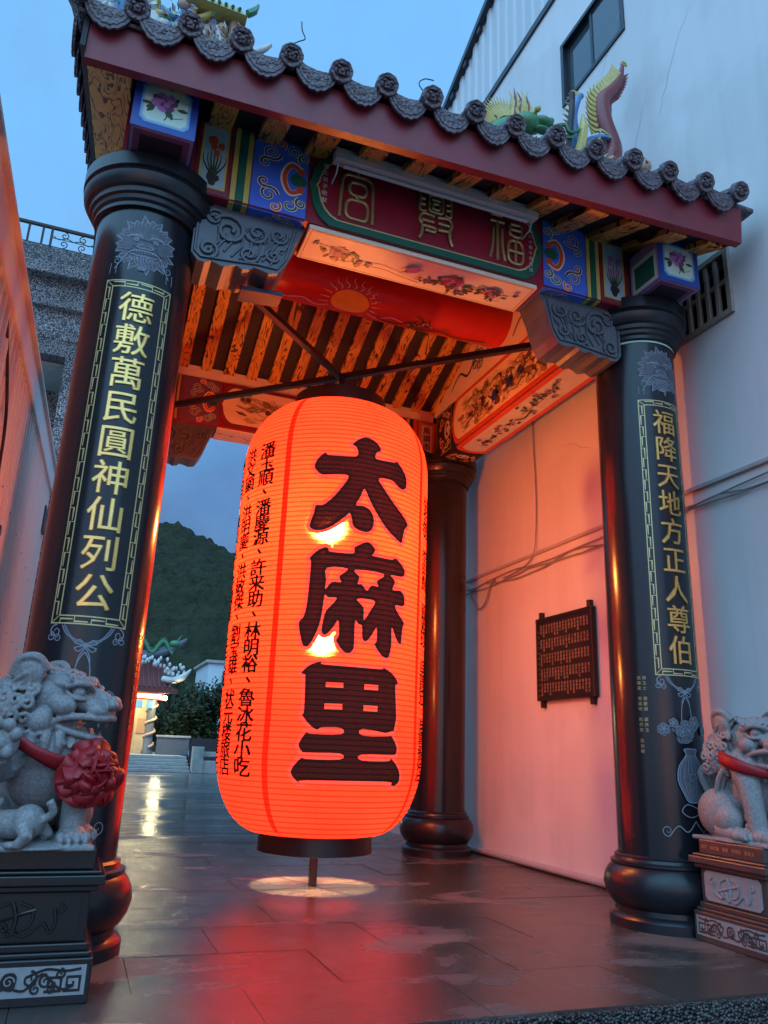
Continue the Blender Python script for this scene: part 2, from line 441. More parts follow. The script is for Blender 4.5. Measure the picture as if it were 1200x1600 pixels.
def m_floor():
    t=NT('wet_pink_granite_paving'); p=t.pos()
    oi=t.n('ShaderNodeObjectInfo')
    g=t.noise(p,170,3,.7); g2=t.noise(p,40,4)
    dry=t.mix(g,(.06,.053,.048),(.26,.225,.20))
    dry=t.mix(t.math('MULTIPLY',g2,.5),dry,(.12,.10,.09))
    wet=t.mix(g,(.010,.0085,.007),(.115,.096,.078))
    mk=t.noise(t.mapd(p,(.62,1.25,1)),1.25,5,.55,.35)
    mk2=t.math('ADD',mk,t.math('MULTIPLY_ADD',oi.outputs['Random'],.05,-.025))
    dm=t.ramp(t.math('ADD',mk2,t.math('MULTIPLY_ADD',t.noise(p,14,4,.7),.10,-.05)),((.53,0),(.64,.9)))
    c=t.mix(dm,wet,dry)
    c=t.mix(t.math('MULTIPLY',oi.outputs['Random'],.28),c,(.07,.055,.055))
    film=t.noise(p,2.6,4)
    rw=t.ramp(film,((.3,.05),(.5,.12),(.72,.26)))
    sepx=t.n('ShaderNodeSeparateColor'); 
    r=t.mix(dm,rw,(.55,.55,.55))
    nrm=t.bump(t.noise(p,110,3,.7),.36,.006)
    nrm=t.bump(t.noise(p,9,3),.12,.012,nrm)
    t.pbsdf(c,r,0,nrm,.5); return t.mat
M['floor']=m_floor()
M['grout']=pm('dark_grout',(.06,.052,.048),.6,var=.3,scale=20)

def m_court():
    t=NT('wet_courtyard_asphalt'); p=t.pos()
    g=t.noise(p,60,4,.7); c=t.mix(g,(.035,.036,.038),(.10,.10,.10))
    pd=t.noise(t.mapd(p,(.12,.5,1)),1.0,5,.6,.3)
    r=t.ramp(pd,((.40,.035),(.50,.12),(.62,.34)))
    c=t.mix(t.ramp(pd,((.42,0),(.6,1))),c,(.09,.088,.085))
    nrm=t.bump(t.noise(t.mapd(p,(.55,3.2,1)),1.5,4,.55),.55,.05)
    nrm=t.bump(t.noise(p,70,2),.12,.01,nrm)
    t.pbsdf(c,r,0,nrm,.5); return t.mat
M['court']=m_court()

def m_pebble(name,c0,c1,sc,rough,b=.8,glint=False):
    t=NT(name); p=t.pos()
    v=t.n('ShaderNodeTexVoronoi'); v.inputs['Scale'].default_value=sc; t.l(p,v.inputs['Vector'])
    c=t.mix(t.ramp(v.outputs['Color'],((.2,0),(.8,1))),c0,c1)
    c=t.mix(t.ramp(v.outputs['Distance'],((.35,0),(.75,1))),c,tuple(x*.25 for x in c0))
    nrm=t.bump(t.math('SUBTRACT',1.0,v.outputs['Distance']),b,.02)
    d=t.ramp(t.noise(p,.9,4),((.35,.55),(.7,1.0)))
    c=t.mix(1.0,c,d,'MULTIPLY')
    t.pbsdf(c,rough,0,nrm,.5); return t.mat
M['pebble_dash']=m_pebble('pebble_dash_render',(.10,.10,.105),(.55,.53,.53),48,.75)
M['riser']=m_pebble('wet_black_pebble_terrazzo',(.012,.014,.014),(.16,.17,.16),75,.16,.9)

def m_wall():
    t=NT('white_painted_render'); p=t.pos()
    n=t.noise(p,1.1,6,.6); c=t.mix(n,(.60,.60,.61),(.78,.77,.77))
    streak=t.noise(t.mapd(p,(1,5,.35)),1.0,5,.6)
    c=t.mix(t.ramp(streak,((.45,0),(.78,.24))),c,(.40,.395,.40)); pt=t.ramp(t.noise(p,.55,3,.5),((.52,0),(.56,.35))); c=t.mix(pt,c,(.80,.80,.82))
    spots=t.ramp(t.noise(p,26,4,.7),((.70,0),(.80,.45))); c=t.mix(spots,c,(.40,.38,.37))
    nrm=t.bump(t.noise(p,3.2,5),.10,.03); nrm=t.bump(t.noise(p,130,3),.15,.003,nrm)
    t.pbsdf(c,.62,0,nrm,.35); return t.mat
M['wall']=m_wall()

def m_sheet(name,c0,c1,rough=.45):
    t=NT(name); p=t.pos()
    n=t.noise(t.mapd(p,(1,3,.25)),2.0,5,.6); c=t.mix(n,c0,c1)
    rs=t.ramp(t.noise(t.mapd(p,(1,6,.5)),3,5,.7),((.68,0),(.78,.5))); c=t.mix(rs,c,(.16,.09,.06))
    t.pbsdf(c,rough,.0,t.bump(t.noise(p,5,4),.15,.02),.4); return t.mat
M['shed']=m_sheet('faded_cream_corrugated_sheet',(.58,.55,.52),(.78,.74,.71))
M['shed_trim']=m_sheet('cream_sheet_flashing',(.6,.57,.55),(.78,.75,.73))
M['clad']=m_sheet('pale_grey_corrugated_cladding',(.50,.53,.56),(.62,.65,.68))

def m_glass():
    t=NT('window_glass'); t.pbsdf((.06,.08,.10),.04,0,t.bump(t.noise(t.pos(),1.5,2),.03,.05),.9); return t.mat
M['glass']=m_glass()

def m_hill():
    t=NT('forested_hill_foliage'); p=t.pos()
    v=t.n('ShaderNodeTexVoronoi'); v.inputs['Scale'].default_value=.45; t.l(p,v.inputs['Vector'])
    n=t.noise(p,.09,6,.65); n2=t.noise(p,1.4,4)
    c=t.ramp(n2,((.3,(.007,.008,.004)),(.55,(.024,.026,.011)),(.75,(.055,.056,.023))))
    c=t.mix(t.ramp(n,((.4,0),(.65,1))),c,(.020,.023,.010))
    c=t.mix(t.ramp(v.outputs['Color'],((.3,0),(.9,.6))),c,(.036,.042,.018))
    t.pbsdf(c,.85,0,t.bump(n2,.9,1.2),.2); return t.mat
M['hill']=m_hill()
def m_leaf(name,a,b):
    t=NT(name); oi=t.noise(t.pos(),2.2,3); g=t.n('ShaderNodeNewGeometry')
    c=t.mix(g.outputs['Random Per Island'],a,b); c=t.mix(t.math('MULTIPLY',oi,.6),c,tuple(x*.5 for x in a))
    t.pbsdf(c,.6,0,None,.3); return t.mat
M['leaf']=m_leaf('tree_leaves',(.012,.022,.009),(.042,.064,.022))
M['leaf2']=m_leaf('tree_leaves_light',(.016,.03,.011),(.055,.08,.028))

# lantern cloth: lit from within; glows, and lets the two bulbs shine through
LX,LY,LR=1.88,1.75,.815
HOOP=.0385
def m_skin(name,col,estr,tcol,tight=.16,hot=True,dcol=None,thru=None):
    t=NT(name); p=t.pos(); sp=t.n('ShaderNodeSeparateXYZ'); t.l(p,sp.inputs[0])
    fr=t.math('FRACT',t.math('DIVIDE',sp.outputs['Z'],HOOP))
    ln=t.ramp(fr,((.0,.30),(.10,.62),(.22,1),(.80,1),(1.0,.30)))
    weave=t.ramp(t.noise(t.mapd(p,(60,60,160)),1.0,3),((.3,.80),(.7,1.12)))
    cl=t.ramp(t.noise(p,1.6,3),((.3,.88),(.7,1.10)))
    k=t.math('MULTIPLY',t.math('MULTIPLY',ln,weave),cl)
    em=t.n('ShaderNodeEmission'); em.inputs['Color'].default_value=(*col,1); t.l(t.math('MULTIPLY',k,estr),em.inputs['Strength'])
    df=t.n('ShaderNodeBsdfDiffuse'); df.inputs['Color'].default_value=(*(dcol or [x*.5 for x in col]),1)
    a1=t.n('ShaderNodeAddShader'); t.l(em.outputs[0],a1.inputs[0]); t.l(df.outputs[0],a1.inputs[1])
    rf=t.n('ShaderNodeBsdfRefraction'); rf.inputs['Roughness'].default_value=tight; rf.inputs['IOR'].default_value=1.22
    cm=t.mix(1.0,tcol,k,'MULTIPLY'); t.l(cm,rf.inputs['Color'])
    tr=t.n('ShaderNodeBsdfTranslucent'); t.l(t.mix(1.0,cm,(.8,.20,.12),'MULTIPLY'),tr.inputs['Color'])
    a3=t.n('ShaderNodeMixShader'); a3.inputs[0].default_value=.30 if hot else .9
    t.l(rf.outputs[0],a3.inputs[1]); t.l(tr.outputs[0],a3.inputs[2])
    a2=t.n('ShaderNodeAddShader'); t.l(a1.outputs[0],a2.inputs[0]); t.l(a3.outputs[0],a2.inputs[1])
    last=a2
    if thru:
        tp=t.n('ShaderNodeBsdfTransparent'); t.l(t.mix(1.0,thru,k,'MULTIPLY'),tp.inputs['Color']); last=t.n('ShaderNodeAddShader'); t.l(a2.outputs[0],last.inputs[0]); t.l(tp.outputs[0],last.inputs[1])
    t.l(last.outputs[0],t.out.inputs[0]); return t.mat
M['skin']=m_skin('glowing_red_lantern_cloth',(1.0,.040,.016),1.6,(.175,.046,.0118),tight=.55,thru=(.135,.058,.0225))
M['seam']=m_skin('doubled_red_lantern_cloth',(1.0,.011,.003),2.2,(.03,.002,.001),hot=False)
M['halo']=m_skin('pink_red_letter_edge',(1.0,.066,.04),1.7,(.02,.004,.002),hot=False)
M['letter']=m_skin('black_lantern_lettering',(.95,.22,.15),.030,(.009,.0035,.0025),tight=.5,hot=True,dcol=(.02,.012,.012))
M['letter_s']=m_skin('black_lantern_small_lettering',(.95,.22,.15),.012,(.004,.002,.001),hot=False,dcol=(.012,.008,.008))
def m_emit(name,c,s):
    t=NT(name); e=t.n('ShaderNodeEmission'); e.inputs[0].default_value=(*c,1); e.inputs[1].default_value=s; t.l(e.outputs[0],t.out.inputs[0]); return t.mat
M['bulb']=m_emit('lit_bulb',(1,.86,.55),14)
M['temple_bulb']=m_emit('temple_lit_lamp',(1,.90,.55),60)
# ================================================================== SETTING
XW=4.30          # face of the white wall on the right
W,DP,RC=3.79,3.636,.30
# paved platform of granite slabs
b=MB(); b.box(-1.0,XW+.02,-1.385,5.3,-.30,-.010); plat=struct(b.obj('platform',M['grout']))
rnd=random.Random(3)
tx,ty=.92,.61
sl={}
y=-1.39; row=0
while y<5.25:
    x=-1.0-(.46 if row%2 else 0); 
    while x<XW:
        x0=max(x,-1.0)+.0018; x1=min(x+tx,XW)-.0018; y1=min(y+ty,5.3)-.0018
        if x1-x0>.05:
            k=(round(x1-x0,3),round(y1-y,3))
            if k not in sl:
                t=MB(); t.box(0,k[0],0,k[1],-.03,0); sl[k]=t.mesh('slab',M['floor'])
            inst('paving_slab',sl[k],(x0,y+.0018,rnd.uniform(-.0012,.0012)),plat,(rnd.uniform(-.0012,.0012),rnd.uniform(-.0012,.0012),0))
        x+=tx
    y+=ty; row+=1
b=MB(); b.box(-1.0,XW+.02,-1.430,-1.392,-.32,-.006); b.obj('step_edge',M['riser'],plat,bevel=.008)
b=MB(); b.add([(-40,-40,-.33),(60,-40,-.33),(60,-1.41,-.33),(-40,-1.41,-.33)],[(0,1,2,3)]); struct(b.obj('street',M['riser']))
# courtyard behind, out to the horizon
b=MB(); b.add([(-600,-1.38,-.045),(700,-1.38,-.045),(700,900,-.045),(-600,900,-.045)],[(0,1,2,3)]); struct(b.obj('courtyard',M['court']))

# hill
def hillz(x,y):
    ridge=42.5-.30*max(0,x-13)-.16*abs(min(0,x-13))-.0022*max(0,x-13)**2
    t=min(1,max(0,(y-62)/92)); t2=t*t*(3-2*t)*.55+t*.45
    if y>154: t2=1-.25*(y-154)/120
    z=ridge*t2
    z+=2.6*noise.noise(Vector((x*.045,y*.045,1.3)))*min(1,t*2)
    return z
b=MB(); nx,ny=260,150; x0,x1,y0,y1=-40,95,62,200
for j in range(ny+1):
    for i in range(nx+1):
        x=x0+(x1-x0)*i/nx; y=y0+(y1-y0)*j/ny
        d=noise.voronoi(Vector((x*.42,y*.42,0)))[0][0]
        z=hillz(x,y)+(2.0*(.6-d)+.6*noise.noise(Vector((x*.9,y*.9,4))))*min(1,max(0,(y-62)/8))-.06
        b.v.append((x,y,z))
for j in range(ny):
    for i in range(nx):
        a=j*(nx+1)+i; b.f.append((a,a+1,a+nx+2,a+nx+1)); b.m.append(0)
struct(b.obj('hill',M['hill'],smooth=180))

# ================================================================== white house on the right
house=thing('house','tall white rendered house wall close against the right of the gate','building',(6.3,2,0))
b=MB()
wins=[(.42,1.55,8.22,9.14),(-.585,.12,4.34,4.93)]
YA,YB,ZA,ZB=-9.0,13.0,-.35,10.0
ys=sorted({YA,YB,*[w_[0] for w_ in wins],*[w_[1] for w_ in wins]}); zs=sorted({ZA,ZB,*[w_[2] for w_ in wins],*[w_[3] for w_ in wins]})
def inwin(y,z): return any(w_[0]<y<w_[1] and w_[2]<z<w_[3] for w_ in wins)
for i in range(len(ys)-1):
    for j in range(len(zs)-1):
        if inwin((ys[i]+ys[i+1])/2,(zs[j]+zs[j+1])/2): continue
        b.add([(XW,ys[i],zs[j]),(XW,ys[i+1],zs[j]),(XW,ys[i+1],zs[j+1]),(XW,ys[i],zs[j+1])],[(0,3,2,1)])
for (a,c,d,e) in wins:
    X2=XW+.16
    b.add([(XW,a,d),(XW,c,d),(XW,c,e),(XW,a,e),(X2,a,d),(X2,c,d),(X2,c,e),(X2,a,e)],[(0,1,5,4),(1,2,6,5),(2,3,7,6),(3,0,4,7)])
b.add([(XW,YA,ZA),(XW+6,YA,ZA),(XW+6,YA,ZB),(XW,YA,ZB),(XW,YB,ZA),(XW+6,YB,ZA),(XW+6,YB,ZB),(XW,YB,ZB)],[(0,1,2,3),(1,5,6,2),(4,7,6,5)])
b.obj('wall',M['wall'],house)
# upper sliding window
a,c,d,e=wins[0]; wo=MB()
for q in ((a,c,d,d+.05),(a,c,e-.05,e),(a,a+.05,d+.05,e-.05),(c-.05,c,d+.05,e-.05)): wo.box(XW-.02,XW+.09,*q)
win=wo.obj('window',M['alu_dark'],house,bevel=.005)
mid=(a+c)/2
s1=MB(); 
for q in ((a+.05,mid+.03,d+.05,d+.09),(a+.05,mid+.03,e-.09,e-.05),(a+.05,a+.09,d+.09,e-.09),(mid-.01,mid+.03,d+.09,e-.09)): s1.box(XW+.012,XW+.04,*q)
s1.obj('sash',M['alu_dark'],win)
s1=MB()
for q in ((mid-.03,c-.05,d+.05,d+.09),(mid-.03,c-.05,e-.09,e-.05),(mid-.03,mid+.01,d+.09,e-.09),(c-.09,c-.05,d+.09,e-.09)): s1.box(XW+.045,XW+.075,*q)
s1.obj('sash',M['alu_dark'],win)
boxo('pane',M['glass'],win,XW+.022,XW+.028,a+.085,mid-.005,d+.085,e-.085)
boxo('pane',M['glass'],win,XW+.056,XW+.062,mid+.005,c-.085,d+.085,e-.085)
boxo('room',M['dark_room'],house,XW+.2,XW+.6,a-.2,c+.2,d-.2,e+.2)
# lower barred window
a,c,d,e=wins[1]; g=MB()
for q in ((a,c,d,d+.045),(a,c,e-.045,e),(a,a+.045,d+.045,e-.045),(c-.045,c,d+.045,e-.045)): g.box(XW-.03,XW+.06,*q)
gw=g.obj('window',M['grille'],house,bevel=.004,label='window with weathered upright bars')
for k in range(5):
    yy=a+.045+(c-a-.09)*(k+1)/6; boxo('bar',M['grille'],gw,XW-.022,XW+.012,yy-.018,yy+.018,d+.045,e-.045,bevel=.003)
boxo('cross_bar',M['grille'],gw,XW-.012,XW+.01,a+.045,c-.045,d+.29,d+.33)
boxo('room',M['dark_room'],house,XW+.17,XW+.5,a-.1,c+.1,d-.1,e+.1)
# horizontal flashing, corrugated gable above, roof edge
boxo('flashing',M['alu_dark'],house,XW-.03,XW+.5,-9,13.0,9.975,10.085,bevel=.006)
def gz(y): return 11.145-.435*(y-4.634)
b=MB(); yy=-3.0; k=0; pr=[]
while yy<8.2:
    pr+= [(yy,0),(yy+.10,0),(yy+.125,-.03),(yy+.205,-.03)]; yy+=.23
for i in range(len(pr)-1):
    (ya,da),(yb,db)=pr[i],pr[i+1]
    b.add([(XW+.03+da,ya,10.08),(XW+.03+db,yb,10.08),(XW+.03+db,yb,max(10.1,gz(yb))),(XW+.03+da,ya,max(10.1,gz(ya)))],[(0,3,2,1)])
b.obj('gable_cladding',M['clad'],house)
b=MB(); b.hexa([(XW-.08,-3,gz(-3)),(XW+6,-3,gz(-3)),(XW+6,8.2,gz(8.2)),(XW-.08,8.2,gz(8.2)),(XW-.08,-3,gz(-3)+.12),(XW+6,-3,gz(-3)+.12),(XW+6,8.2,gz(8.2)+.12),(XW-.08,8.2,gz(8.2)+.12)])
b.obj('roof_edge',M['alu_dark'],house)
for yy in [ -2.9+.46*k for k in range(24)]:
    boxo('gable_clip',M['alu_dark'],house,XW-.06,XW+.0,yy,yy+.09,gz(yy)-.13,gz(yy)-.02)
# hairline cracks
d2=D2()
for pts in ([(.9,7.9),(.6,8.4),(.1,9.1),(-.4,9.9)],[(.55,6.2),(.5,6.5),(.3,6.9),(.2,7.2)],[(.05,6.75),(-.1,7.1),(-.5,7.7)],[(3.3,8.5),(3.0,8.8)],[(1.75,4.1),(1.2,3.85)]):
    q=[]; rr=random.Random(len(q)+int(pts[0][0]*100))
    for i in range(len(pts)-1):
        for k in range(6):
            t=k/6; q.append((-(pts[i][0]*(1-t)+pts[i+1][0]*t)+rr.uniform(-.02,.02),pts[i][1]*(1-t)+pts[i+1][1]*t+rr.uniform(-.02,.02)))
    d2.stroke(q,.0045,0,taper=.7)
d2.build('crack',plane((XW,0,0),(0,-1,0),(0,0,1)),M['cable'],house,off=.001)

# pipe along the foot of the wall, conduits and cables
b=MB(); b.tube([(XW-.035,-1.38,.035),(XW-.035,.6,.035),(XW-.035,2,.036),(XW-.035,5.2,.035)],.032,10)
tag(b.obj('drain_pipe',M['conduit'],smooth=40),'thin grey pipe lying along the foot of the white wall','pipe')
b=MB(); b.box(XW-.03,XW-.002,-3.5,3.95,3.05,3.085)
tag(b.obj('cable_trunking',M['conduit'],bevel=.006),'straight pale cable trunking fixed across the white wall','trunking')
rr=random.Random(5)
def sag(y0,y1,z,amp,n=26,seed=0):
    q=random.Random(seed); ph=q.uniform(0,6); return [(XW-.02-.01*abs(math.sin(k*.9+ph)),y0+(y1-y0)*k/n,z-amp*abs(math.sin(k/n*math.pi*4+ph))+q.uniform(-.012,.012)) for k in range(n+1)]
for i,(z,amp,l) in enumerate(((2.99,.05,'upper slack grey cable running below the wall trunking'),(2.955,.075,'middle sagging grey cable on the white wall'),(2.93,.03,'lowest grey cable on the white wall'))):
    b=MB(); b.tube(smooth_pts(sag(-3.5,3.95,z,amp,30,i),n=3),.0075,6)
    tag(b.obj('wall_cable',M['cable'],smooth=60),l,'cable','cables on the white wall')
b=MB(); b.tube(smooth_pts([(XW-.015,2.32,5.0),(XW-.02,2.33,4.4),(XW-.016,2.30,3.8),(XW-.02,2.31,3.3),(XW-.03,2.36,3.06),(XW-.03,2.6,2.96),(XW-.03,3.0,2.93)],n=6),.007,6)
tag(b.obj('hanging_cable',M['cable'],smooth=60),'grey cable dropping down the white wall from the painted beam','cable')
b=MB(); b.tube(smooth_pts([(XW-.03,3.9,3.0),(XW-.05,3.7,2.8),(XW-.05,3.55,2.66),(XW-.04,3.4,2.72),(XW-.03,3.3,2.9),(XW-.03,3.2,2.95)],n=6),.010,6)
tag(b.obj('cable_loop',M['cable'],smooth=60),'drooping loop of cable beside the dark rear column','cable')

# bronze name plate on the wall
npl=thing('name_plate','dark bronze plaque of small gilt columns of text on the white wall','plaque',(XW-.03,1.81,1.95))
boxo('backing',M['bronze'],npl,XW-.045,XW-.012,1.335,2.285,1.545,2.355,bevel=.006)
b=MB()
for q in ((1.335,2.285,1.545,1.575),(1.335,2.285,2.325,2.355),(1.335,1.365,1.575,2.325),(2.255,2.285,1.575,2.325)): b.box(XW-.062,XW-.046,*q)
b.obj('frame',M['bronze'],npl,bevel=.004)
for yy in (1.40,2.22):
    for zz in (1.515,2.385): boxo('hanger',M['bronze'],npl,XW-.05,XW-.002,yy-.02,yy+.02,zz-.035,zz+.035,bevel=.004)
d2=D2(0); chars='福德宮重建芳名錄信士敬獻金元林陳黃張李王吳劉蔡楊許鄭謝洪郭邱曾廖賴徐周葉蘇莊江呂何'
rr=random.Random(11)
for r_ in range(5):
    zt=2.27-r_*.143
    for cc in range(17):
        for k in range(rr.choice((3,3,4))):
            d2.text(rr.choice(chars),-.40+cc*.049+.005,zt-k*.031,.030,0,.012)
for k in range(13): d2.text(rr.choice(chars),.445,2.26-k*.047,.036,0,.015); d2.text(rr.choice(chars),-.447,2.22-k*.052,.03,0,.012)
d2.build('lettering',plane((XW-.046,1.81,0),(0,-1,0),(0,0,1)),M['bronze_letter'],npl,off=.0015)['kind']='stuff'

# ================================================================== corrugated shed at the left
shed=thing('shed','corrugated sheet metal shed wall glowing red at the left edge','shed',(-1.6,4,0))
XS=-1.0
def sz(y): return 4.10+.098*y
b=MB(); yy=-1.2; pr=[]
while yy<11.4:
    pr+= [(yy,0),(yy+.085,0),(yy+.11,.075),(yy+.165,.075),(yy+.205,0)]; yy+=.235
for i in range(len(pr)-1):
    (ya,da),(yb,db)=pr[i],pr[i+1]
    b.add([(XS+da,ya,-.04),(XS+db,yb,-.04),(XS+db,yb,sz(yb)),(XS+da,ya,sz(ya))],[(0,1,2,3)])
b.obj('corrugated_wall',M['shed'],shed)
b=MB(); b.hexa([(XS-.02,-1.2,sz(-1.2)-.02),(XS+.10,-1.2,sz(-1.2)-.02),(XS+.10,11.4,sz(11.4)-.02),(XS-.02,11.4,sz(11.4)-.02),(XS-.02,-1.2,sz(-1.2)+.30),(XS+.10,-1.2,sz(-1.2)+.30),(XS+.10,11.4,sz(11.4)+.30),(XS-.02,11.4,sz(11.4)+.30)])
b.obj('fascia',M['shed_trim'],shed,bevel=.01)
b=MB(); b.hexa([(XS-3.2,-1.2,sz(-1.2)+.30),(XS+.14,-1.2,sz(-1.2)+.30),(XS+.14,11.4,sz(11.4)+.30),(XS-3.2,11.4,sz(11.4)+.30),(XS-3.2,-1.2,sz(-1.2)+.33),(XS+.14,-1.2,sz(-1.2)+.33),(XS+.14,11.4,sz(11.4)+.33),(XS-3.2,11.4,sz(11.4)+.33)])
b.obj('roof_sheet',M['shed_trim'],shed)
boxo('meter_box',M['cable_black'],shed,XS+.035,XS+.10,8.35,8.75,4.15,4.55,bevel=.01)
for k,zz in enumerate((1.2,2.2,3.2)):
    for yy in [ -.9+.94*q for q in range(13)]:
        boxo('screw',M['cable_black'],shed,XS+.075,XS+.083,yy+.16,yy+.175,zz,zz+.015)
b=MB(); b.tube(smooth_pts([(XS+.05,1.6,4.2),(XS+.1,2.2,3.6),(XS+.07,2.7,3.05),(XS+.07,3.05,2.95),(XS+.06,2.8,2.75),(XS+.06,2.4,2.6),(XS+.05,2.2,2.1),(XS+.05,2.0,1.2)],n=7),.014,6)
tag(b.obj('shed_cable',M['cable_black'],smooth=60),'looping black cable dangling against the corrugated shed','cable')
b=MB(); b.tube(smooth_pts([(XS+.05,3.4,2.85),(XS+.08,3.5,2.7),(XS+.06,3.45,2.3),(XS+.06,3.2,1.9),(XS+.05,3.0,1.4)],n=6),.008,6); b.box(XS+.04,XS+.09,3.34,3.44,2.84,2.92)
tag(b.obj('shed_wire',M['cable_black'],smooth=60),'thin black wire with a small plug on the corrugated shed','wire')

# ================================================================== pebble-dashed building behind left
pb=thing('pebble_building','grey pebble-dashed building with roof terrace behind the left column','building',(-4,10,0))
Y0=9.0
boxo('wall',M['pebble_dash'],pb,-8,-.86,Y0,Y0+6,7.75,8.9)          # band under the cornice
boxo('wall',M['pebble_dash'],pb,-1.06,-.86,Y0+.02,Y0+6,-.04,7.75)    # pier
boxo('lintel',M['pebble_dash'],pb,-8,-1.06,Y0+.012,Y0+.3,7.45,7.75)
boxo('recess_wall',M['pebble_dash'],pb,-8,-1.06,Y0+1.5,Y0+1.7,-.04,7.45)
boxo('soffit',M['concrete'],pb,-8,-1.06,Y0+.31,Y0+1.49,7.40,7.44)
boxo('cornice',M['pebble_dash'],pb,-8,-.78,Y0-.22,Y0+6,8.9,9.12,bevel=.02)
boxo('cornice_moulding',M['pebble_dash'],pb,-8,-.82,Y0-.12,Y0+6,8.32,8.42,bevel=.02)
boxo('parapet',M['pebble_dash'],pb,-8,-.78,Y0-.10,Y0+.12,9.12,9.50,bevel=.015)
boxo('door',M['house_wall'],pb,-2.0,-1.30,Y0+1.44,Y0+1.49,3.9,6.1,bevel=.01)
for q in ((-1.9,-1.68),(-1.6,-1.4)):
    boxo('door_panel',M['concrete'],pb,q[0],q[1],Y0+1.42,Y0+1.438,4.2,5.9,bevel=.01)
rl=thing('railing','rusty iron terrace railing on top of the pebble-dashed building','railing',(-3,Y0,9.5))
boxo('handrail',M['rust'],rl,-8,-.86,Y0-.03,Y0+.03,9.93,9.99,bevel=.01)
boxo('bottom_rail',M['rust'],rl,-8,-.86,Y0-.02,Y0+.02,9.535,9.565)
x=-7.9
while x<-1.65:
    boxo('baluster',M['rust'],rl,x-.018,x+.018,Y0-.016,Y0+.016,9.565,9.93); x+=.235
boxo('post',M['rust'],rl,-.90,-.86,Y0-.02,Y0+.02,9.5,9.93)
boxo('post',M['rust'],rl,-1.66,-1.62,Y0-.02,Y0+.02,9.5,9.93)
b=MB()
for sx in (-1,1):
    for sz_,zc in ((1,9.84),(-1,9.66)):
        pts=[]
        for k in range(22):
            t=k/21; a=math.pi*.5*sz_+sx*sz_*t*2*math.pi*1.15; q=.075*(1-.75*t); pts.append((-1.26+sx*.16+q*math.cos(a),Y0,zc+q*math.sin(a)))
        b.tube(pts,.010,5)
    b.tube(smooth_pts([(-1.26,Y0,9.75),(-1.26+sx*.12,Y0,9.79),(-1.26+sx*.25,Y0,9.74),(-1.26+sx*.35,Y0,9.79)],n=5),.009,5)
b.tube([(-1.62,Y0,9.75),(-1.26,Y0,9.75),(-.9,Y0,9.75)],.009,5)
b.obj('scroll_panel',M['rust'],rl)
rl2=thing('stair_railing','rusty balcony rail low down beside the shed roof','railing',(-1.2,Y0+.5,5.2))
boxo('handrail',M['rust'],rl2,-3,-1.06,Y0+.45,Y0+.5,5.55,5.6)
for k in range(6): boxo('baluster',M['rust'],rl2,-1.16-k*.2,-1.13-k*.2,Y0+.46,Y0+.49,4.7,5.55)

# ================================================================== far courtyard: steps, temple, house, trees
st=thing('stone_steps','wide wet stone steps leading up to the lit temple','steps',(2,29.5,0))
for k in range(5):
    boxo('step',M['concrete'],st,-9,4.55,29.0+k*.36,29.0+5*.36+.02 if k<4 else 31.0,-.045+k*.125,.075+k*.125-.004,bevel=.015)
boxo('landing',M['concrete'],st,-9,4.55,31.0,46,.3,.575)
pw=thing('parapet_wall','low white parapet wall with square pier right of the steps','wall',(6,29.2,0))
boxo('pier',M['concrete'],pw,4.58,5.02,28.85,29.3,-.045,.98,bevel=.02)
boxo('rail',M['concrete'],pw,5.02,13,28.98,29.18,.60,.80,bevel=.02); boxo('base',M['concrete'],pw,5.02,13,28.95,29.2,-.045,.45,bevel=.02)

tp=thing('temple','small lit temple with red tiled roof and curved dragon ridge across the courtyard','temple',(0.6,35,.57))
Z=.575
boxo('wall',M['temple_wall'],tp,-6,3.3,35.6,36,Z,3.6)
for k in range(5): boxo('door_panel',M['temple_wall'],tp,-.2+k*.72,.36+k*.72,35.5,35.595,Z,2.75,bevel=.02)
for k in range(4): boxo('wall_relief',M['cer_flesh'],tp,.9+k*.6,1.32+k*.6,35.45,35.49,Z+.9,Z+1.6,bevel=.03)
boxo('altar_cloth',M['red_cloth'],tp,1.7,2.25,34.9,35.2,Z,Z+.42,bevel=.03)
for xx in (-2.4,1.0,3.15):
    b=MB(); b.lathe([(.26,0),(.26,.12),(.2,.2),(.19,2.6),(.24,2.7),(.24,2.8)],20,(xx,33.6,Z)); b.obj('column',M['stone_carved'],tp,smooth=40)
for xx in (1.02,3.17):
    pts=[(xx+.23*math.sin(k*.6),33.6-.23*math.cos(k*.6),Z+.3+k*.055) for k in range(42)]
    b=MB(); b.tube(pts,.06,6); b.obj('coiled_dragon',M['cer_flesh'],tp,smooth=60)
boxo('beam',M['bright_red'],tp,-6,3.6,33.35,33.6,2.95,3.25,bevel=.02)
boxo('beam_painting',M['mint'],tp,-6,3.5,33.30,33.345,3.0,3.2)
boxo('ceiling',M['temple_wall'],tp,-6,3.7,32.9,36,3.28,3.34)
for k in range(7): boxo('board',M['cer_blue'],tp,.1+k*.46,.42+k*.46,33.28,33.34,2.55,2.9,bevel=.02)
rf=MB(); n=16; A=[]
for j in range(n+1):
    t=j/n; yy=32.6+t*2.6; zz=3.42+1.35*(t**1.35)
    A.append((yy,zz))
for j in range(n):
    rf.add([(-6,A[j][0],A[j][1]),(4.1,A[j][0],A[j][1]),(3.6,A[j+1][0],A[j+1][1]),(-6,A[j+1][0],A[j+1][1])],[(0,1,2,3)])
roof_t=rf.obj('roof',M['temple_red'],tp)
for k in range(44):
    xx=-5.9+k*.225
    b=MB(); b.tube([(xx,A[j][0],A[j][1]+.03) for j in range(0,n+1,4)],.055,6); b.obj('tile_rib',M['temple_red'],roof_t,smooth=60)
boxo('eave_board',M['temple_red'],tp,-6,4.1,32.56,32.6,3.22,3.42)
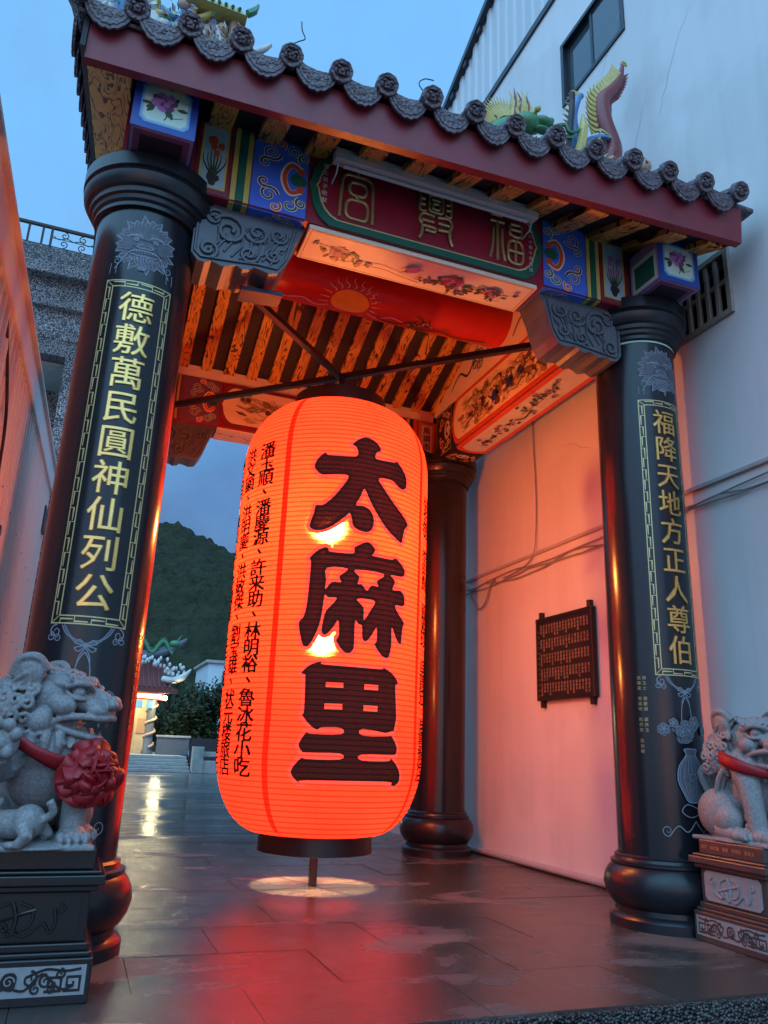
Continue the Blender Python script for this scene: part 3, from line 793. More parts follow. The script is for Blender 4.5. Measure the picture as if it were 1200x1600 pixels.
rg=MB(); pts=[(-6,35.3,4.95),(-1,35.3,4.95),(1.5,35.3,5.0),(3.0,35.3,5.15),(3.9,35.3,5.5),(4.6,35.3,6.05)]
rg.tube(smooth_pts(pts,n=4),[.26]*17+[.2,.16,.1,.05],8); rg.obj('ridge',M['stone_carved'],roof_t,smooth=60)
b=MB(); pts=[(1.2+.12*k,35.1,5.55+.28*math.sin(k*.75)) for k in range(24)]
b.tube(smooth_pts(pts,n=2),.10,6); b.ell((4.0,35.1,5.75),(.24,.16,.17)); b.tube([(4.1,35.1,5.85),(4.3,35.1,6.2)],[.05,.01],5)
rr=random.Random(2)
for k in range(60): 
    p=pts[rr.randrange(len(pts))]; b.tube([(p[0],p[1],p[2]+.08),(p[0]+rr.uniform(-.1,.1),p[1],p[2]+.24)],[.03,.004],4)
b.obj('ridge_dragon',M['cer_green'],roof_t,smooth=60)
b=MB()
for k in range(40):
    x=1.5+rr.uniform(0,2.3); b.ell((x,34.2+rr.uniform(-.4,.3),4.55+rr.uniform(0,.35)),(.07,.07,.12),nu=6,nv=4)
b.obj('ridge_figures',M['cer_white'],roof_t,smooth=60)
b=MB(); pts=[(3.5,33.4,3.9),(3.9,33.0,3.85),(4.3,32.7,4.0),(4.6,32.5,4.35)]
b.tube(smooth_pts(pts,n=4),[.16]*9+[.12,.09,.06,.03],7)
for k in range(22): b.ell((3.5+rr.uniform(0,.9),33.0+rr.uniform(-.3,.3),4.05+rr.uniform(0,.5)),(.07,.07,.1),nu=6,nv=4)
b.obj('corner_ridge',M['cer_white'],roof_t,smooth=60)
for i,(x,l) in enumerate(((1.75,'round white lamp glowing under the temple eave, nearer the left column'),(3.62,'round white lamp glowing at the right corner of the temple eave'))):
    lp=thing('lamp',l,'lamp',(x,32.9,3.05),'temple eave lamps')
    b=MB(); b.ell((x,32.85,3.02),(.10,.10,.10)); b.obj('globe',M['temple_bulb'],lp,smooth=180)
    b=MB(); b.tube([(x,32.85,3.12),(x,32.85,3.3)],.02,6); b.obj('stem',M['steel_dark'],lp)
    ld=bpy.data.lights.new('lamp_light','POINT'); ld.energy=150; ld.color=(1,.85,.45); ld.shadow_soft_size=.11
    lo=bpy.data.objects.new('lamp_light',ld); lo.location=(x,32.80,2.85); COL.objects.link(lo); adopt(lo,lp)
ld=bpy.data.lights.new('hall_lamp_light','POINT'); ld.energy=140; ld.color=(1,.82,.38); ld.shadow_soft_size=.2
hl=thing('hall_lamp','ceiling lamp inside the temple porch','lamp',(1.9,34.7,3.2))
b=MB(); b.lathe([(.12,0),(.16,.05),(.05,.08)],12,(1.9,34.7,3.18)); b.obj('shade',M['temple_bulb'],hl,smooth=60)
lo=bpy.data.objects.new('hall_lamp_light',ld); lo.location=(1.9,34.6,2.9); COL.objects.link(lo); adopt(lo,hl)
tc_=thing('stone_tablet','dark carved stone tablet wall beside the temple','wall',(4.4,33.6,Z))
boxo('slab',M['stone_carved'],tc_,3.55,5.0,33.5,33.7,Z,Z+.75,bevel=.02); boxo('coping',M['concrete'],tc_,3.5,5.05,33.45,33.75,Z+.75,Z+.85,bevel=.02)
boxo('hedge_wall',M['dark_deck'],tc_,5.05,9,33.5,33.7,-.045,1.35)

hs=thing('far_house','small pale blue-white house with one dark window behind the trees','building',(9,52,0))
boxo('wall',M['house_wall'],hs,7.9,12.6,50,56,-.05,6.45); boxo('roof_slab',M['concrete'],hs,7.7,12.8,49.8,56.2,6.45,6.65,bevel=.03)
boxo('storey_band',M['concrete'],hs,7.85,12.65,49.93,50.0,4.5,4.62)
fw=boxo('window',M['alu_dark'],hs,8.9,9.9,49.9,49.99,5.05,5.95); boxo('pane',M['glass'],fw,8.97,9.83,49.88,49.895,5.12,5.88)

def tree(x,y,h,rx,label,seed,mat,base=-.04,n=3600,sz_=.15):
    rr=random.Random(seed); t=thing('tree',label,'tree',(x,y,base),'trees between temple and hill')
    b=MB(); th=h*.45
    b.tube([(x,y,base),(x+rr.uniform(-.1,.1),y,base+th*.5),(x+rr.uniform(-.2,.2),y,base+th),(x,y,base+h*.8)],[.17,.13,.10,.03],7)
    cl=[]
    for k in range(9):
        a=rr.uniform(0,6.28); q=rr.uniform(.25,.75)*rx; z=base+h*rr.uniform(.32,.92); e=(x+q*math.cos(a),y+q*math.sin(a),z)
        b.tube([(x,y,base+h*rr.uniform(.25,.6)),((x+e[0])/2,(y+e[1])/2,z-.2),e],[.07,.045,.015],5); cl.append((e,rr.uniform(.32,.6)*rx))
    b.obj('trunk',M['bark'],t,smooth=60)
    c=MB()
    for k in range(n):
        e,q=rr.choice(cl); d=Vector((rr.gauss(0,1),rr.gauss(0,1),rr.gauss(0,.8))).normalized()*q*rr.uniform(.35,1.08)
        p=Vector(e)+d; u=Vector((rr.gauss(0,1),rr.gauss(0,1),rr.gauss(0,1))).normalized(); v=u.orthogonal().normalized(); s=sz_*rr.uniform(.5,1.1)
        c.add([p-u*s,p+v*s*.45,p+u*s,p-v*s*.45],[(0,1,2,3)])
    c.obj('crown',mat,t)
tree(5.3,36.5,4.4,1.5,'dark rounded tree right of the temple porch',1,M['leaf'])
tree(6.6,37.5,3.9,1.5,'tree in front of the pale house wall',2,M['leaf2'])
tree(8.0,36.0,4.3,1.7,'dark tree beside the lantern edge',3,M['leaf'])
tree(4.6,40,5.0,1.6,'taller tree rising behind the temple roof corner',4,M['leaf2'])
tree(9.6,38,5.6,1.9,'tree mostly hidden behind the lantern',5,M['leaf'])
# ================================================================== GATE
gate=thing('temple_gate','ornate painted temple gate with four dark granite columns and tiled roof','gate',(W/2,DP/2,0))
ZB0,ZB1=4.35,4.93          # painted beams, bottom and top
YF0,YF1=-.27,.12           # front beam
YB0,YB1=3.45,3.82          # rear beam
YR=1.82
def zf(y): return 4.72+.393*(y+.8)         # underside of front roof deck
ZR=zf(YR)
def zb(y): return ZR-.44*(y-YR)
def eY(x): return -.72-.04*x

# ---- columns
BASE=[(.372,0),(.372,.055),(.362,.07),(.335,.085),(.332,.115),(.355,.135),(.388,.185),(.402,.245),(.392,.30),(.365,.345),(.345,.362),(.352,.37),(.352,.385),(.33,.392),(.322,.41),(.326,.418),(.312,.43)]
CAP=[(.303,4.105),(.325,4.11),(.325,4.135),(.340,4.15),(.345,4.175),(.362,4.185),(.366,4.215),(.385,4.225),(.405,4.26),(.412,4.30),(.400,4.325),(.418,4.335),(.418,4.425),(.30,4.43)]
me_sh=MB(); me_sh.lathe([(RC,.40),(RC,1.2),(RC,2.2),(RC,3.2),(RC,4.12)],72); me_sh=me_sh.mesh('column',M['stone_dark'],smooth=40)
me_ba=MB(); me_ba.lathe(BASE,72); me_ba=me_ba.mesh('base',M['stone_cap'],smooth=28)
me_ca=MB(); me_ca.lathe(CAP,72); me_ca=me_ca.mesh('capital',M['stone_cap'],smooth=28)
cols={}
for k,(x,y) in {'FL':(0,0),'FR':(W,0),'BL':(0,DP),'BR':(W,DP)}.items():
    c=inst('column',me_sh,(x,y,0),gate); WL[c.name]=Matrix.Translation((x,y,0))
    inst('base',me_ba,(x,y,0),c); inst('capital',me_ca,(x,y,0),c); cols[k]=c
b=MB(); b.lathe([(RC+.004,4.085),(RC+.004,4.10)],72,(W,0,0),cap=False); b.obj('pale_green_joint',M['mint'],cols['FR'])

def meander(d,x0,x1,y0,y1,t,lw,m):
    d.frame(x0,x1,y0,y1,lw,m); d.frame(x0+t,x1-t,y0+t,y1-t,lw,m)
    def run(p,q,inward):
        L=math.hypot(q[0]-p[0],q[1]-p[1]); n=max(2,round(L/.085)); ux,uy=(q[0]-p[0])/L,(q[1]-p[1])/L
        def P(a,bb): return (p[0]+ux*a+inward[0]*bb,p[1]+uy*a+inward[1]*bb)
        s=L/n
        for k in range(n):
            a=k*s
            if k%2==0: d.stroke([P(a+s*.12,lw*.5),P(a+s*.12,t*.66),P(a+s*.95,t*.66)],lw*.8,m); 
            else: d.stroke([P(a+s*.05,t+lw*.5),P(a+s*.05,t*.36),P(a+s*.92,t*.36)],lw*.8,m)
    run((x0+t,y0),(x1-t,y0),(0,1)); run((x1-t,y1),(x0+t,y1),(0,-1)); run((x1,y0+t),(x1,y1-t),(-1,0)); run((x0,y1-t),(x0,y0+t),(1,0))
    for a,c in (((x0,y0),(x0+t,y0+t)),((x1,y0),(x1-t,y0+t)),((x1,y1),(x1-t,y1-t)),((x0,y1),(x0+t,y1-t))): d.stroke([a,c],lw*.7,m)

def lion_face(d,x,y,s):
    # flame mane outline
    pts=[]
    for k in range(44):
        a=2*math.pi*k/44+math.pi/2; q=(1.0 if k%2 else .82)*(1+.08*math.sin(k*1.7)); pts.append((x+s*.98*q*math.cos(a),y+s*1.02*q*math.sin(a)))
    d.poly(pts,1); d.stroke(pts,.006,0,closed=True)
    for k in range(40):
        a=2*math.pi*k/40; r0,r1=.62,.86
        p=[(x+s*r0*math.cos(a),y+s*r0*math.sin(a)),(x+s*.75*math.cos(a+.12),y+s*.75*math.sin(a+.12)),(x+s*r1*math.cos(a+.04),y+s*r1*math.sin(a+.04))]
        d.stroke(p,.004,0,sm=3)
    d.blob(x,y+.42*s,.58*s,.27*s,2,seed=3,j=.05); d.blob(x,y-.05*s,.34*s,.16*s,2,seed=4,j=.08)
    for sx in (-1,1):
        d.blob(x+sx*.55*s,y-.02*s,.2*s,.25*s,2,seed=5,j=.08)
        d.circ(x+sx*.30*s,y+.16*s,.085*s,0); d.circ(x+sx*.30*s,y+.16*s,.05*s,3); d.circ(x+sx*.30*s,y+.16*s,.025*s,0)
        d.stroke([(x+sx*.10*s,y+.24*s),(x+sx*.25*s,y+.31*s),(x+sx*.45*s,y+.30*s),(x+sx*.58*s,y+.22*s)],.009,0,sm=4)
        for k in range(4): d.curl(x+sx*(.18+.13*k)*s,y+(.36-.03*k)*s,.06*s,0,1.2,.004,0,sx)
        d.stroke([(x+sx*.06*s,y-.02*s),(x+sx*.20*s,y-.05*s),(x+sx*.24*s,y-.13*s),(x+sx*.12*s,y-.17*s),(x,y-.15*s)],.006,0,sm=4)
        d.stroke([(x,y-.24*s),(x+sx*.25*s,y-.25*s),(x+sx*.45*s,y-.33*s),(x+sx*.62*s,y-.55*s)],.007,0,sm=4)
        d.stroke([(x,y-.44*s),(x+sx*.22*s,y-.45*s),(x+sx*.42*s,y-.40*s)],.006,0,sm=4)
        for k in range(4): d.curl(x+sx*(.12+.17*k)*s,y-(.56+.02*k)*s,.09*s,1.2,1.3,.005,0,sx)
        d.curl(x+sx*.80*s,y-.68*s,.16*s,2.2,1.4,.006,0,sx); d.stroke([(x+sx*.62*s,y-.55*s),(x+sx*.72*s,y-.75*s),(x+sx*.86*s,y-.98*s)],.006,0,sm=3)
        d.stroke([(x+sx*.98*s,y-.78*s),(x+sx*1.0*s,y-1.15*s)],.004,0); d.stroke([(x+sx*.78*s,y-.8*s),(x+sx*.80*s,y-1.15*s)],.004,0)
    for k in range(9): d.stroke([(x+(-.32+.08*k)*s,y-.27*s),(x+(-.32+.08*k)*s,y-.33*s)],.006,0)
    for k in range(7): d.stroke([(x+(-.3+.1*k)*s,y-.48*s),(x+(-.24+.08*k)*s,y-.72*s),(x+(-.06+.02*k)*s,y-.98*s)],.004,0,sm=3)
def knot_ribbon(d,x,y,s):
    for sx in (-1,1):
        d.stroke([(x+sx*.62*s,y),(x+sx*.48*s,y-.22*s),(x+sx*.25*s,y-.40*s),(x,y-.48*s)],.016,1,sm=4); 
        for o in (-.008,.008): d.stroke([(x+sx*(.62*s+o),y),(x+sx*(.48*s+o),y-.22*s),(x+sx*(.25*s),y-.40*s+o),(x,y-.48*s+o)],.004,0,sm=4)
        d.curl(x+sx*.80*s,y-.16*s,.17*s,1.5,1.3,.007,0,-sx); d.curl(x+sx*.92*s,y-.30*s,.12*s,1.5,1.3,.006,0,sx); d.curl(x+sx*.74*s,y-.34*s,.09*s,1.5,1.3,.005,0,sx)
        for a in (.5,-.5):
            d.stroke([(x,y-.5*s),(x+sx*.16*s,y-.5*s+a*.3*s),(x+sx*.26*s,y-.5*s+a*.12*s),(x,y-.5*s)],.005,0,closed=True,sm=3)
    d.circ(x,y-.5*s,.05*s,0)
    for sx in (-1,1): d.stroke([(x,y-.55*s),(x+sx*.12*s,y-.75*s),(x+sx*.16*s,y-1.0*s)],.005,0,sm=4)
def vase(d,x,y,s):
    # handle, flowers, ribbed vase, ribbon
    rr=random.Random(9)
    for sx in (-1,1): d.stroke([(x,y+1.28*s),(x+sx*.10*s,y+1.1*s),(x+sx*.14*s,y+.75*s),(x+sx*.12*s,y+.4*s)],.006,0,sm=4)
    for k in range(24):
        a=rr.uniform(0,6.28); q=rr.uniform(.05,.55); px,py=x+q*s*math.cos(a)-.06*s,y+(.55+.42*q*math.sin(a)*1.5)*s; r=rr.uniform(.1,.17)*s
        d.blob(px,py,r,r,2,seed=k,j=.1)
        for j in range(5):
            b_=2*math.pi*j/5+k; ex,ey=px+r*math.cos(b_),py+r*math.sin(b_)
            d.stroke([(px,py),(px+.7*r*math.cos(b_+.5),py+.7*r*math.sin(b_+.5)),(ex,ey),(px+.7*r*math.cos(b_-.5),py+.7*r*math.sin(b_-.5))],.003,0,closed=True,sm=3)
    pts=[(x-.16*s,y+.12*s),(x-.12*s,y),(x-.30*s,y-.25*s),(x-.34*s,y-.55*s),(x-.22*s,y-.85*s),(x-.12*s,y-1.0*s),(x+.12*s,y-1.0*s),(x+.22*s,y-.85*s),(x+.34*s,y-.55*s),(x+.30*s,y-.25*s),(x+.12*s,y),(x+.16*s,y+.12*s)]
    q=smooth_pts(pts,True,3); d.poly(q,1); d.stroke(q,.006,0,closed=True)
    for k in range(7):
        f=-1+2*(k+.5)/7; d.stroke([(x+f*.12*s,y),(x+f*.31*s,y-.3*s),(x+f*.33*s,y-.6*s),(x+f*.12*s,y-1.0*s)],.003,0,sm=4)
    d.circ(x,y-.5*s,.13*s,1); d.curl(x,y-.5*s,.12*s,0,1.1,.004,0)
    d.stroke([(x-.16*s,y-1.05*s),(x-.30*s,y-1.2*s),(x-.1*s,y-1.32*s),(x+.15*s,y-1.2*s)],.005,0,closed=True,sm=3)
    for sx in (-1,1):
        d.stroke([(x,y-1.4*s),(x+sx*.2*s,y-1.62*s),(x+sx*.4*s,y-1.5*s),(x+sx*.6*s,y-1.72*s)],.006,0,sm=5); d.curl(x+sx*.62*s,y-1.6*s,.12*s,-1.5,1.2,.005,0,sx)

ZT,ZBt=3.601,1.568; HWD=.653*RC
for key,txt in (('FL','德敷萬民圓神仙列公'),('FR','福降天地方正人尊伯')):
    cx=0 if key=='FL' else W; mp=cyl(cx,0,RC); c=cols[key]
    d=D2(0); meander(d,-HWD,HWD,ZBt,ZT,.040,.0065,0); d.build('meander_border',mp,M['gold_paint'],c,off=.0015,split=.03)
    n=9; pit=(ZT-ZBt-.14)/n
    for i,ch in enumerate(txt):
        d=D2(0); d.text(ch,0,ZT-.07-pit*(i+.5),.205,0,.020,.98,.012,1,.0022)
        d.build('inscribed_character',mp,[M['gold_dark'],M['gold']],c,off=.002,split=.024)
    d=D2(.00008); lion_face(d,0,3.855,.185); d.build('lion_mask_engraving',mp,[M['etch'],M['etch_fill'],M['etch_fill'],M['stone_dark']],c,off=.0008,split=.035)
    d=D2(.00008); knot_ribbon(d,0,1.562,.20); vase(d,0,1.06,.29); d.build('vase_engraving',mp,[M['etch'],M['etch_fill'],M['etch_fill']],c,off=.0008,split=.035)
    d=D2(0); rr=random.Random(4)
    su='信士許来助張金德林陳敬獻弟子洪明慶楊惠美蔡國雄黃玉'
    for cc in range(2):
        for k in range(15-cc*4):
            if k%4!=3: d.text(rr.choice(su),(.335 if key=='FL' else -.305)+cc*.036,1.55-k*.034,.027,0,.005)
    d.build('donor_lettering',mp,M['gold_dull'],c,off=.001,split=.03)['kind']='stuff'

# ---- painted motifs
def peony(d,x,y,s,P=1,Q=2,L=3,seed=0):
    rr=random.Random(seed)
    d.stroke([(x-.1*s,y-.2*s),(x+.15*s,y-.7*s),(x+.05*s,y-1.0*s)],.06*s,L,sm=4); d.stroke([(x+.15*s,y-.7*s),(x+.5*s,y-.75*s),(x+.9*s,y-.6*s)],.04*s,L,sm=4)
    for k in range(9):
        a=rr.uniform(0,6.28); q=rr.uniform(.55,.95)*s; d.blob(x+q*math.cos(a)*1.2,y-.2*s+q*.6*math.sin(a),.24*s,.10*s,L,rot=a,seed=seed+k,j=.12)
    for k in range(7):
        a=2*math.pi*k/7+rr.uniform(-.2,.2); d.blob(x+.36*s*math.cos(a),y+.27*s*math.sin(a),.27*s,.22*s,P if k%3 else Q,rot=a,seed=seed+k*3)
    for k in range(5):
        a=2*math.pi*k/5+.4; d.blob(x+.15*s*math.cos(a),y+.12*s*math.sin(a),.17*s,.13*s,Q if k%2 else P,rot=a,seed=seed+k*7)
    d.circ(x,y,.05*s,4)
def spray(d,x0,y0,x1,y1,n,s,P=1,Q=2,L=3,seed=0):
    rr=random.Random(seed)
    mx,my=(x0+x1)/2,(y0+y1)/2+rr.uniform(-.3,.3)*s
    d.stroke([(x0,y0),(mx,my),(x1,y1)],.09*s,L,sm=6,taper=-.6)
    for k in range(n):
        t=rr.uniform(.05,1); x=x0+(x1-x0)*t+rr.gauss(0,.4)*s; y=y0+(y1-y0)*t+rr.gauss(0,.35)*s
        d.blob(x,y,.3*s,.14*s,L,rot=rr.uniform(0,3),seed=seed+k,j=.15)
        if k%3==0: d.blob(x+.2*s,y+.1*s,.24*s,.2*s,P,seed=seed+k+50); d.blob(x+.1*s,y+.2*s,.14*s,.12*s,Q,seed=seed+k+70)
def vines(d,x,y,s,sx,A=1,B=2,C=3,D=4,T=.016):
    # scrolling cloud-leaf motif that flanks a panel; sx = side the panel lies on
    d.stroke([(x+sx*.30*s,y+.30*s),(x+sx*.05*s,y+.42*s),(x-sx*.12*s,y+.15*s),(x-sx*.12*s,y-.15*s),(x+sx*.05*s,y-.42*s),(x+sx*.30*s,y-.30*s)],.17*s,D,sm=5)
    d.stroke([(x+sx*.28*s,y+.30*s),(x+sx*.05*s,y+.40*s),(x-sx*.10*s,y+.15*s),(x-sx*.10*s,y-.15*s),(x+sx*.05*s,y-.40*s),(x+sx*.28*s,y-.30*s)],.11*s,A,sm=5)
    for q in (-1,1): d.circ(x+sx*.30*s,y+q*.26*s,.10*s,A)
    d.poly(smooth_pts([(x+sx*.42*s,y+.10*s),(x+sx*.14*s,y+.18*s),(x+sx*.02*s,y),(x+sx*.14*s,y-.18*s),(x+sx*.42*s,y-.10*s)],True,3),B)
    for q in (-1,1):
        for (ax,ay,r,a0,tn,m,sg) in ((.06,.78,.20,-1.2,1.2,B,1),(-.48,.62,.24,-.2,1.25,C,-1),(-.62,.28,.15,1.0,1.1,C,1),(.34,.66,.15,-2.0,1.1,B,-1),(-.30,.92,.15,-1.0,1.1,A,1)):
            d.curl(x+sx*ax*s,y+q*ay*s,r*s,a0*q if sx>0 else math.pi-a0*q,tn,T*2.0*s/.3,D,sg*q*sx)
            d.curl(x+sx*ax*s,y+q*ay*s,r*s,a0*q if sx>0 else math.pi-a0*q,tn,T*1.15*s/.3,m,sg*q*sx)
def landscape(d,x0,x1,y0,y1,seed=0,dark=False):
    rr=random.Random(seed); w_,h=x1-x0,y1-y0
    for k in range(60):
        x=x0+rr.uniform(.04,.96)*w_; y=y0+rr.uniform(.05,.85)*h; d.blob(x,y,rr.uniform(.015,.05)*w_,rr.uniform(.03,.10)*h,rr.choice((1,1,2,2,3,0)),seed=seed+k,j=.3,rot=rr.uniform(-.5,.5))
    for k in range(80):
        x=x0+rr.uniform(.05,.95)*w_; y=y0+rr.uniform(.05,.85)*h; L=rr.uniform(.04,.12)*w_
        d.stroke([(x,y),(x+L*.4,y+rr.uniform(-.1,.12)*h),(x+L,y+rr.uniform(-.1,.1)*h)],.006,rr.choice((3,4,4)),sm=3,taper=-.6)
    for k in range(3):   # small robed figures
        x=x0+(.3+.2*k)*w_; y=y0+rr.uniform(.3,.5)*h
        d.blob(x,y,.028*w_,.15*h,rr.choice((5,6,2)),seed=seed+k*5,j=.12); d.circ(x+.005*w_,y+.19*h,.011*w_,0); d.circ(x+.005*w_,y+.23*h,.008*w_,4)
        d.stroke([(x,y+.08*h),(x+.05*w_,y+.02*h),(x+.07*w_,y+.1*h)],.008,5,sm=3)
    for k in range(3): d.curl(x0+rr.uniform(.2,.8)*w_,y1-.16*h,.1*h,0,1.3,.004,4)

FM=[M['cream_panel'],M['pink_paint'],M['pink_deep'],M['leaf_paint'],M['yellow'],M['ink'],M['ink_brown']]
VM=[M['blue'],M['orange_red'],M['green'],M['navy'],M['cream_panel'],M['white_line']]
LM=[M['cream_panel'],M['ochre'],M['umber'],M['ink_brown'],M['ink'],M['blue_mid'],M['cer_red']]

# ---- front beam
fb=boxo('front_beam',M['crimson'],gate,-.22,4.0,YF0,YF1,ZB0,ZB1)
pf=plane((0,YF0,0),(1,0,0),(0,0,1)); pu=plane((0,0,ZB0),(1,0,0),(0,-1,0))
def flatpart(name,mat,parent,mp,u0,u1,v0,v1,t=.012,bev=.003):
    b=MB(); p=[mp(u,v,w_) for w_ in (.0005,t) for u,v in ((u0,v0),(u1,v0),(u1,v1),(u0,v1))]; b.hexa(p); return b.obj(name,mat,parent,bevel=bev)
# plaque board with shouldered ends
def ogee(x0,x1,z0,z1,k=.10):
    h=z1-z0; zc=(z0+z1)/2; L=[]
    for t,dx in ((0,1.05),(.05,.72),(.13,.46),(.24,.26),(.36,.15),(.44,.11),(.5,0),(.56,.11),(.64,.15),(.76,.26),(.87,.46),(.95,.72),(1,1.05)): L.append((x0+dx*k*1.5,z0+t*h))
    Rr=[(x0+x1-p[0],p[1]) for p in L][::-1]
    return L[::-1]+Rr[::-1] if False else [(p[0],p[1]) for p in L[::-1]]+[(x1-(p[0]-x0),p[1]) for p in L]
og=ogee(.965,2.785,ZB0+.004,ZB1-.004); b=MB(); b.prism(og,pf,.0005,.020); pl=b.obj('plaque',M['green'],fb,label='red name plaque in a green border')
og2=ogee(1.015,2.735,ZB0+.052,ZB1-.045); b=MB(); b.prism(og2,pf,.0205,.0215); b.obj('plaque_gold_line',M['gold_paint'],pl)
og3=ogee(1.027,2.723,ZB0+.062,ZB1-.055); b=MB(); b.prism(og3,pf,.0217,.024); b.obj('plaque_field',M['crimson'],pl)
def rrect(x0,x1,y0,y1,r=.1):
    q=[]
    for cx,cy,a0 in ((x1-r,y1-r,0),(x0+r,y1-r,90),(x0+r,y0+r,180),(x1-r,y0+r,270)):
        for k in range(4): a=R(a0+k*30); q.append((cx+r*math.cos(a),cy+r*math.sin(a)))
    return q+[q[0]]
SEAL={
 'gong':[[(.06,0),(.08,.5),(.14,.86),(.5,.90),(.86,.86),(.92,.5),(.94,0)],[(.5,.9),(.5,1.03)],rrect(.28,.74,.50,.76,.12),rrect(.22,.80,.02,.40,.13),[(.46,.50),(.56,.40)]],
 'xing':[[(.06,1.0),(.06,.62),(.22,.62)],[(.06,.86),(.20,.86)],[(.06,.74),(.20,.74)],[(.94,1.0),(.94,.62),(.78,.62)],[(.94,.86),(.80,.86)],[(.94,.74),(.80,.74)],
   rrect(.30,.70,.62,.98,.08),[(.38,.88),(.62,.88)],rrect(.40,.60,.68,.80,.04),
   [(.46,.52),(.12,.54),(.04,.40),(.12,.30),(.10,.12),(.02,0)],[(.10,.40),(.44,.40)],[(.12,.28),(.46,.28),(.46,.20),(.2,.2)],
   [(.54,.52),(.88,.54),(.96,.42),(.90,.30),(.92,.12),(.99,0)],[(.56,.40),(.88,.40)],[(.56,.26),(.86,.28)]],
 'fu':[[(.06,.98),(.40,.98)],[(.02,.84),(.44,.84)],[(.23,.84),(.23,0)],[(.10,.68),(.08,.3),(.0,.02)],[(.36,.68),(.38,.3),(.46,.02)],
   [(.56,1.0),(.98,1.0)],[(.62,.86),(.94,.86)],[(.62,.86),(.62,.62),(.94,.62),(.94,.86)],[(.62,.74),(.94,.74)],rrect(.54,1.0,.02,.50,.14),[(.77,.50),(.77,.02)],[(.54,.27),(1.0,.27)]]}
for nm,x,sx in (('gong',1.17,.27),('xing',1.76,.27),('fu',2.33,.27)):
    b=MB(); s=.40; z0=ZB0+.085
    for k,sg in enumerate(SEAL[nm]):
        pts=[pf(x+u*sx,z0+v*s,.026+.0009*k) for u,v in (smooth_pts(sg,n=3) if len(sg)<9 else sg)]
        b.tube(pts,.0125,7)
    b.obj('seal_script_character',M['gold_dull'],pl,smooth=60)
d=D2(0)
for k,ch in enumerate('信士弟子敬獻'): d.text(ch,1.075,ZB1-.12-k*.055,.042,0,.005)
for k,ch in enumerate('民國八十年十月吉日'): d.text(ch,2.672,ZB1-.11-k*.048,.036,0,.005)
d.build('side_lettering',pf,M['white_line'],pl,off=.026)

for sx,(x0,x1),(s0,s1),(f0,f1) in ((1,(.585,.96),(.455,.58),(.22,.45)),(-1,(2.79,3.17),(3.175,3.295),(3.30,3.55))):
    sp=flatpart('scroll_panel',M['blue'],fb,pf,x0,x1,ZB0+.006,ZB1-.006,.008)
    d=D2(.0001); vines(d,(x0+x1)/2+sx*.06,(ZB0+ZB1)/2,.27,sx); d.build('scroll_painting',pf,VM,sp,off=.0095)
    su_=flatpart('scroll_panel',M['blue'],fb,pu,x0,x1,-YF1+.01,-YF0-.006,.008)
    d=D2(.0001); vines(d,(x0+x1)/2+sx*.05,.08,.18,sx); d.build('scroll_painting',pu,VM,su_,off=.0095)
    for k,mt in enumerate(('yellow','green','yellow')):
        a=s0+(s1-s0)*(.0,.3,.7)[k]; c=s0+(s1-s0)*(.3,.7,1)[k]
        flatpart('painted_band',M[mt],fb,pf,a+.001,c-.001,ZB0+.006,ZB1-.006,.007+.004*(k==1)); flatpart('painted_band',M[mt],fb,pu,a+.001,c-.001,-YF1+.01,-YF0-.006,.007)
    fp=flatpart('flower_panel',M['red_paint'],fb,pf,f0,f1,ZB0+.006,ZB1-.006,.007)
    cx=(f0+f1)/2
    d=D2(.0001); d.frame(f0+.028,f1-.028,ZB0+.045,ZB1-.045,.014,4); d.rect(f0+.042,f1-.042,ZB0+.058,ZB1-.058,0)
    rr=random.Random(int(f0*100))
    for k in range(7): 
        a=1.57+(-1+2*k/6)*.9; L=.16+.06*rr.random(); d.stroke([(cx,ZB0+.13),(cx+.4*L*math.cos(a),ZB0+.16+.6*L*math.sin(a)),(cx+.45*L*math.cos(a),ZB0+.16+1.1*L*math.sin(a))],.016,3 if k%2 else 5,sm=4,taper=-.8)
    d.blob(cx,ZB0+.12,.035,.05,5,seed=2,j=.3)
    for k in range(7): d.blob(cx+rr.uniform(-.035,.045),ZB0+.34+rr.uniform(-.07,.09),.02,.028,(6 if sx>0 else 1),seed=k)
    d.build('orchid_painting',pf,[M['pale_blue'],M['pink_paint'],M['pink_deep'],M['leaf_paint'],M['yellow'],M['ink'],M['orange_red']],fp,off=.0085)
# lit soffit panel with birds and peonies
sf=flatpart('soffit_panel',M['cream_panel'],fb,pu,1.0,2.745,-YF1+.03,-YF0-.012,.035,.006)
d=D2(.00012); d.frame(1.02,2.725,-.075,.245,.008,4)
peony(d,1.26,.09,.12,1,2,3,1); spray(d,1.07,.13,1.5,.03,14,.075,1,2,3,2); peony(d,2.13,.085,.155,2,1,3,4); spray(d,1.85,.02,2.3,.04,18,.07,5,1,3,5); peony(d,2.46,.09,.11,2,1,3,6); spray(d,2.3,.05,2.67,.14,12,.065,5,1,3,7)
d.stroke([(1.4,.03),(1.6,.05),(1.75,.02),(1.9,.0)],.008,6,sm=4)
d.blob(1.80,.12,.06,.035,1,rot=.6,seed=3,j=.06); d.circ(1.845,.15,.018,1); d.stroke([(1.77,.10),(1.72,.06)],.014,5,taper=-.6); d.stroke([(1.862,.152),(1.88,.148)],.006,5)
d.build('peony_painting',pu,FM,sf,off=.0365)

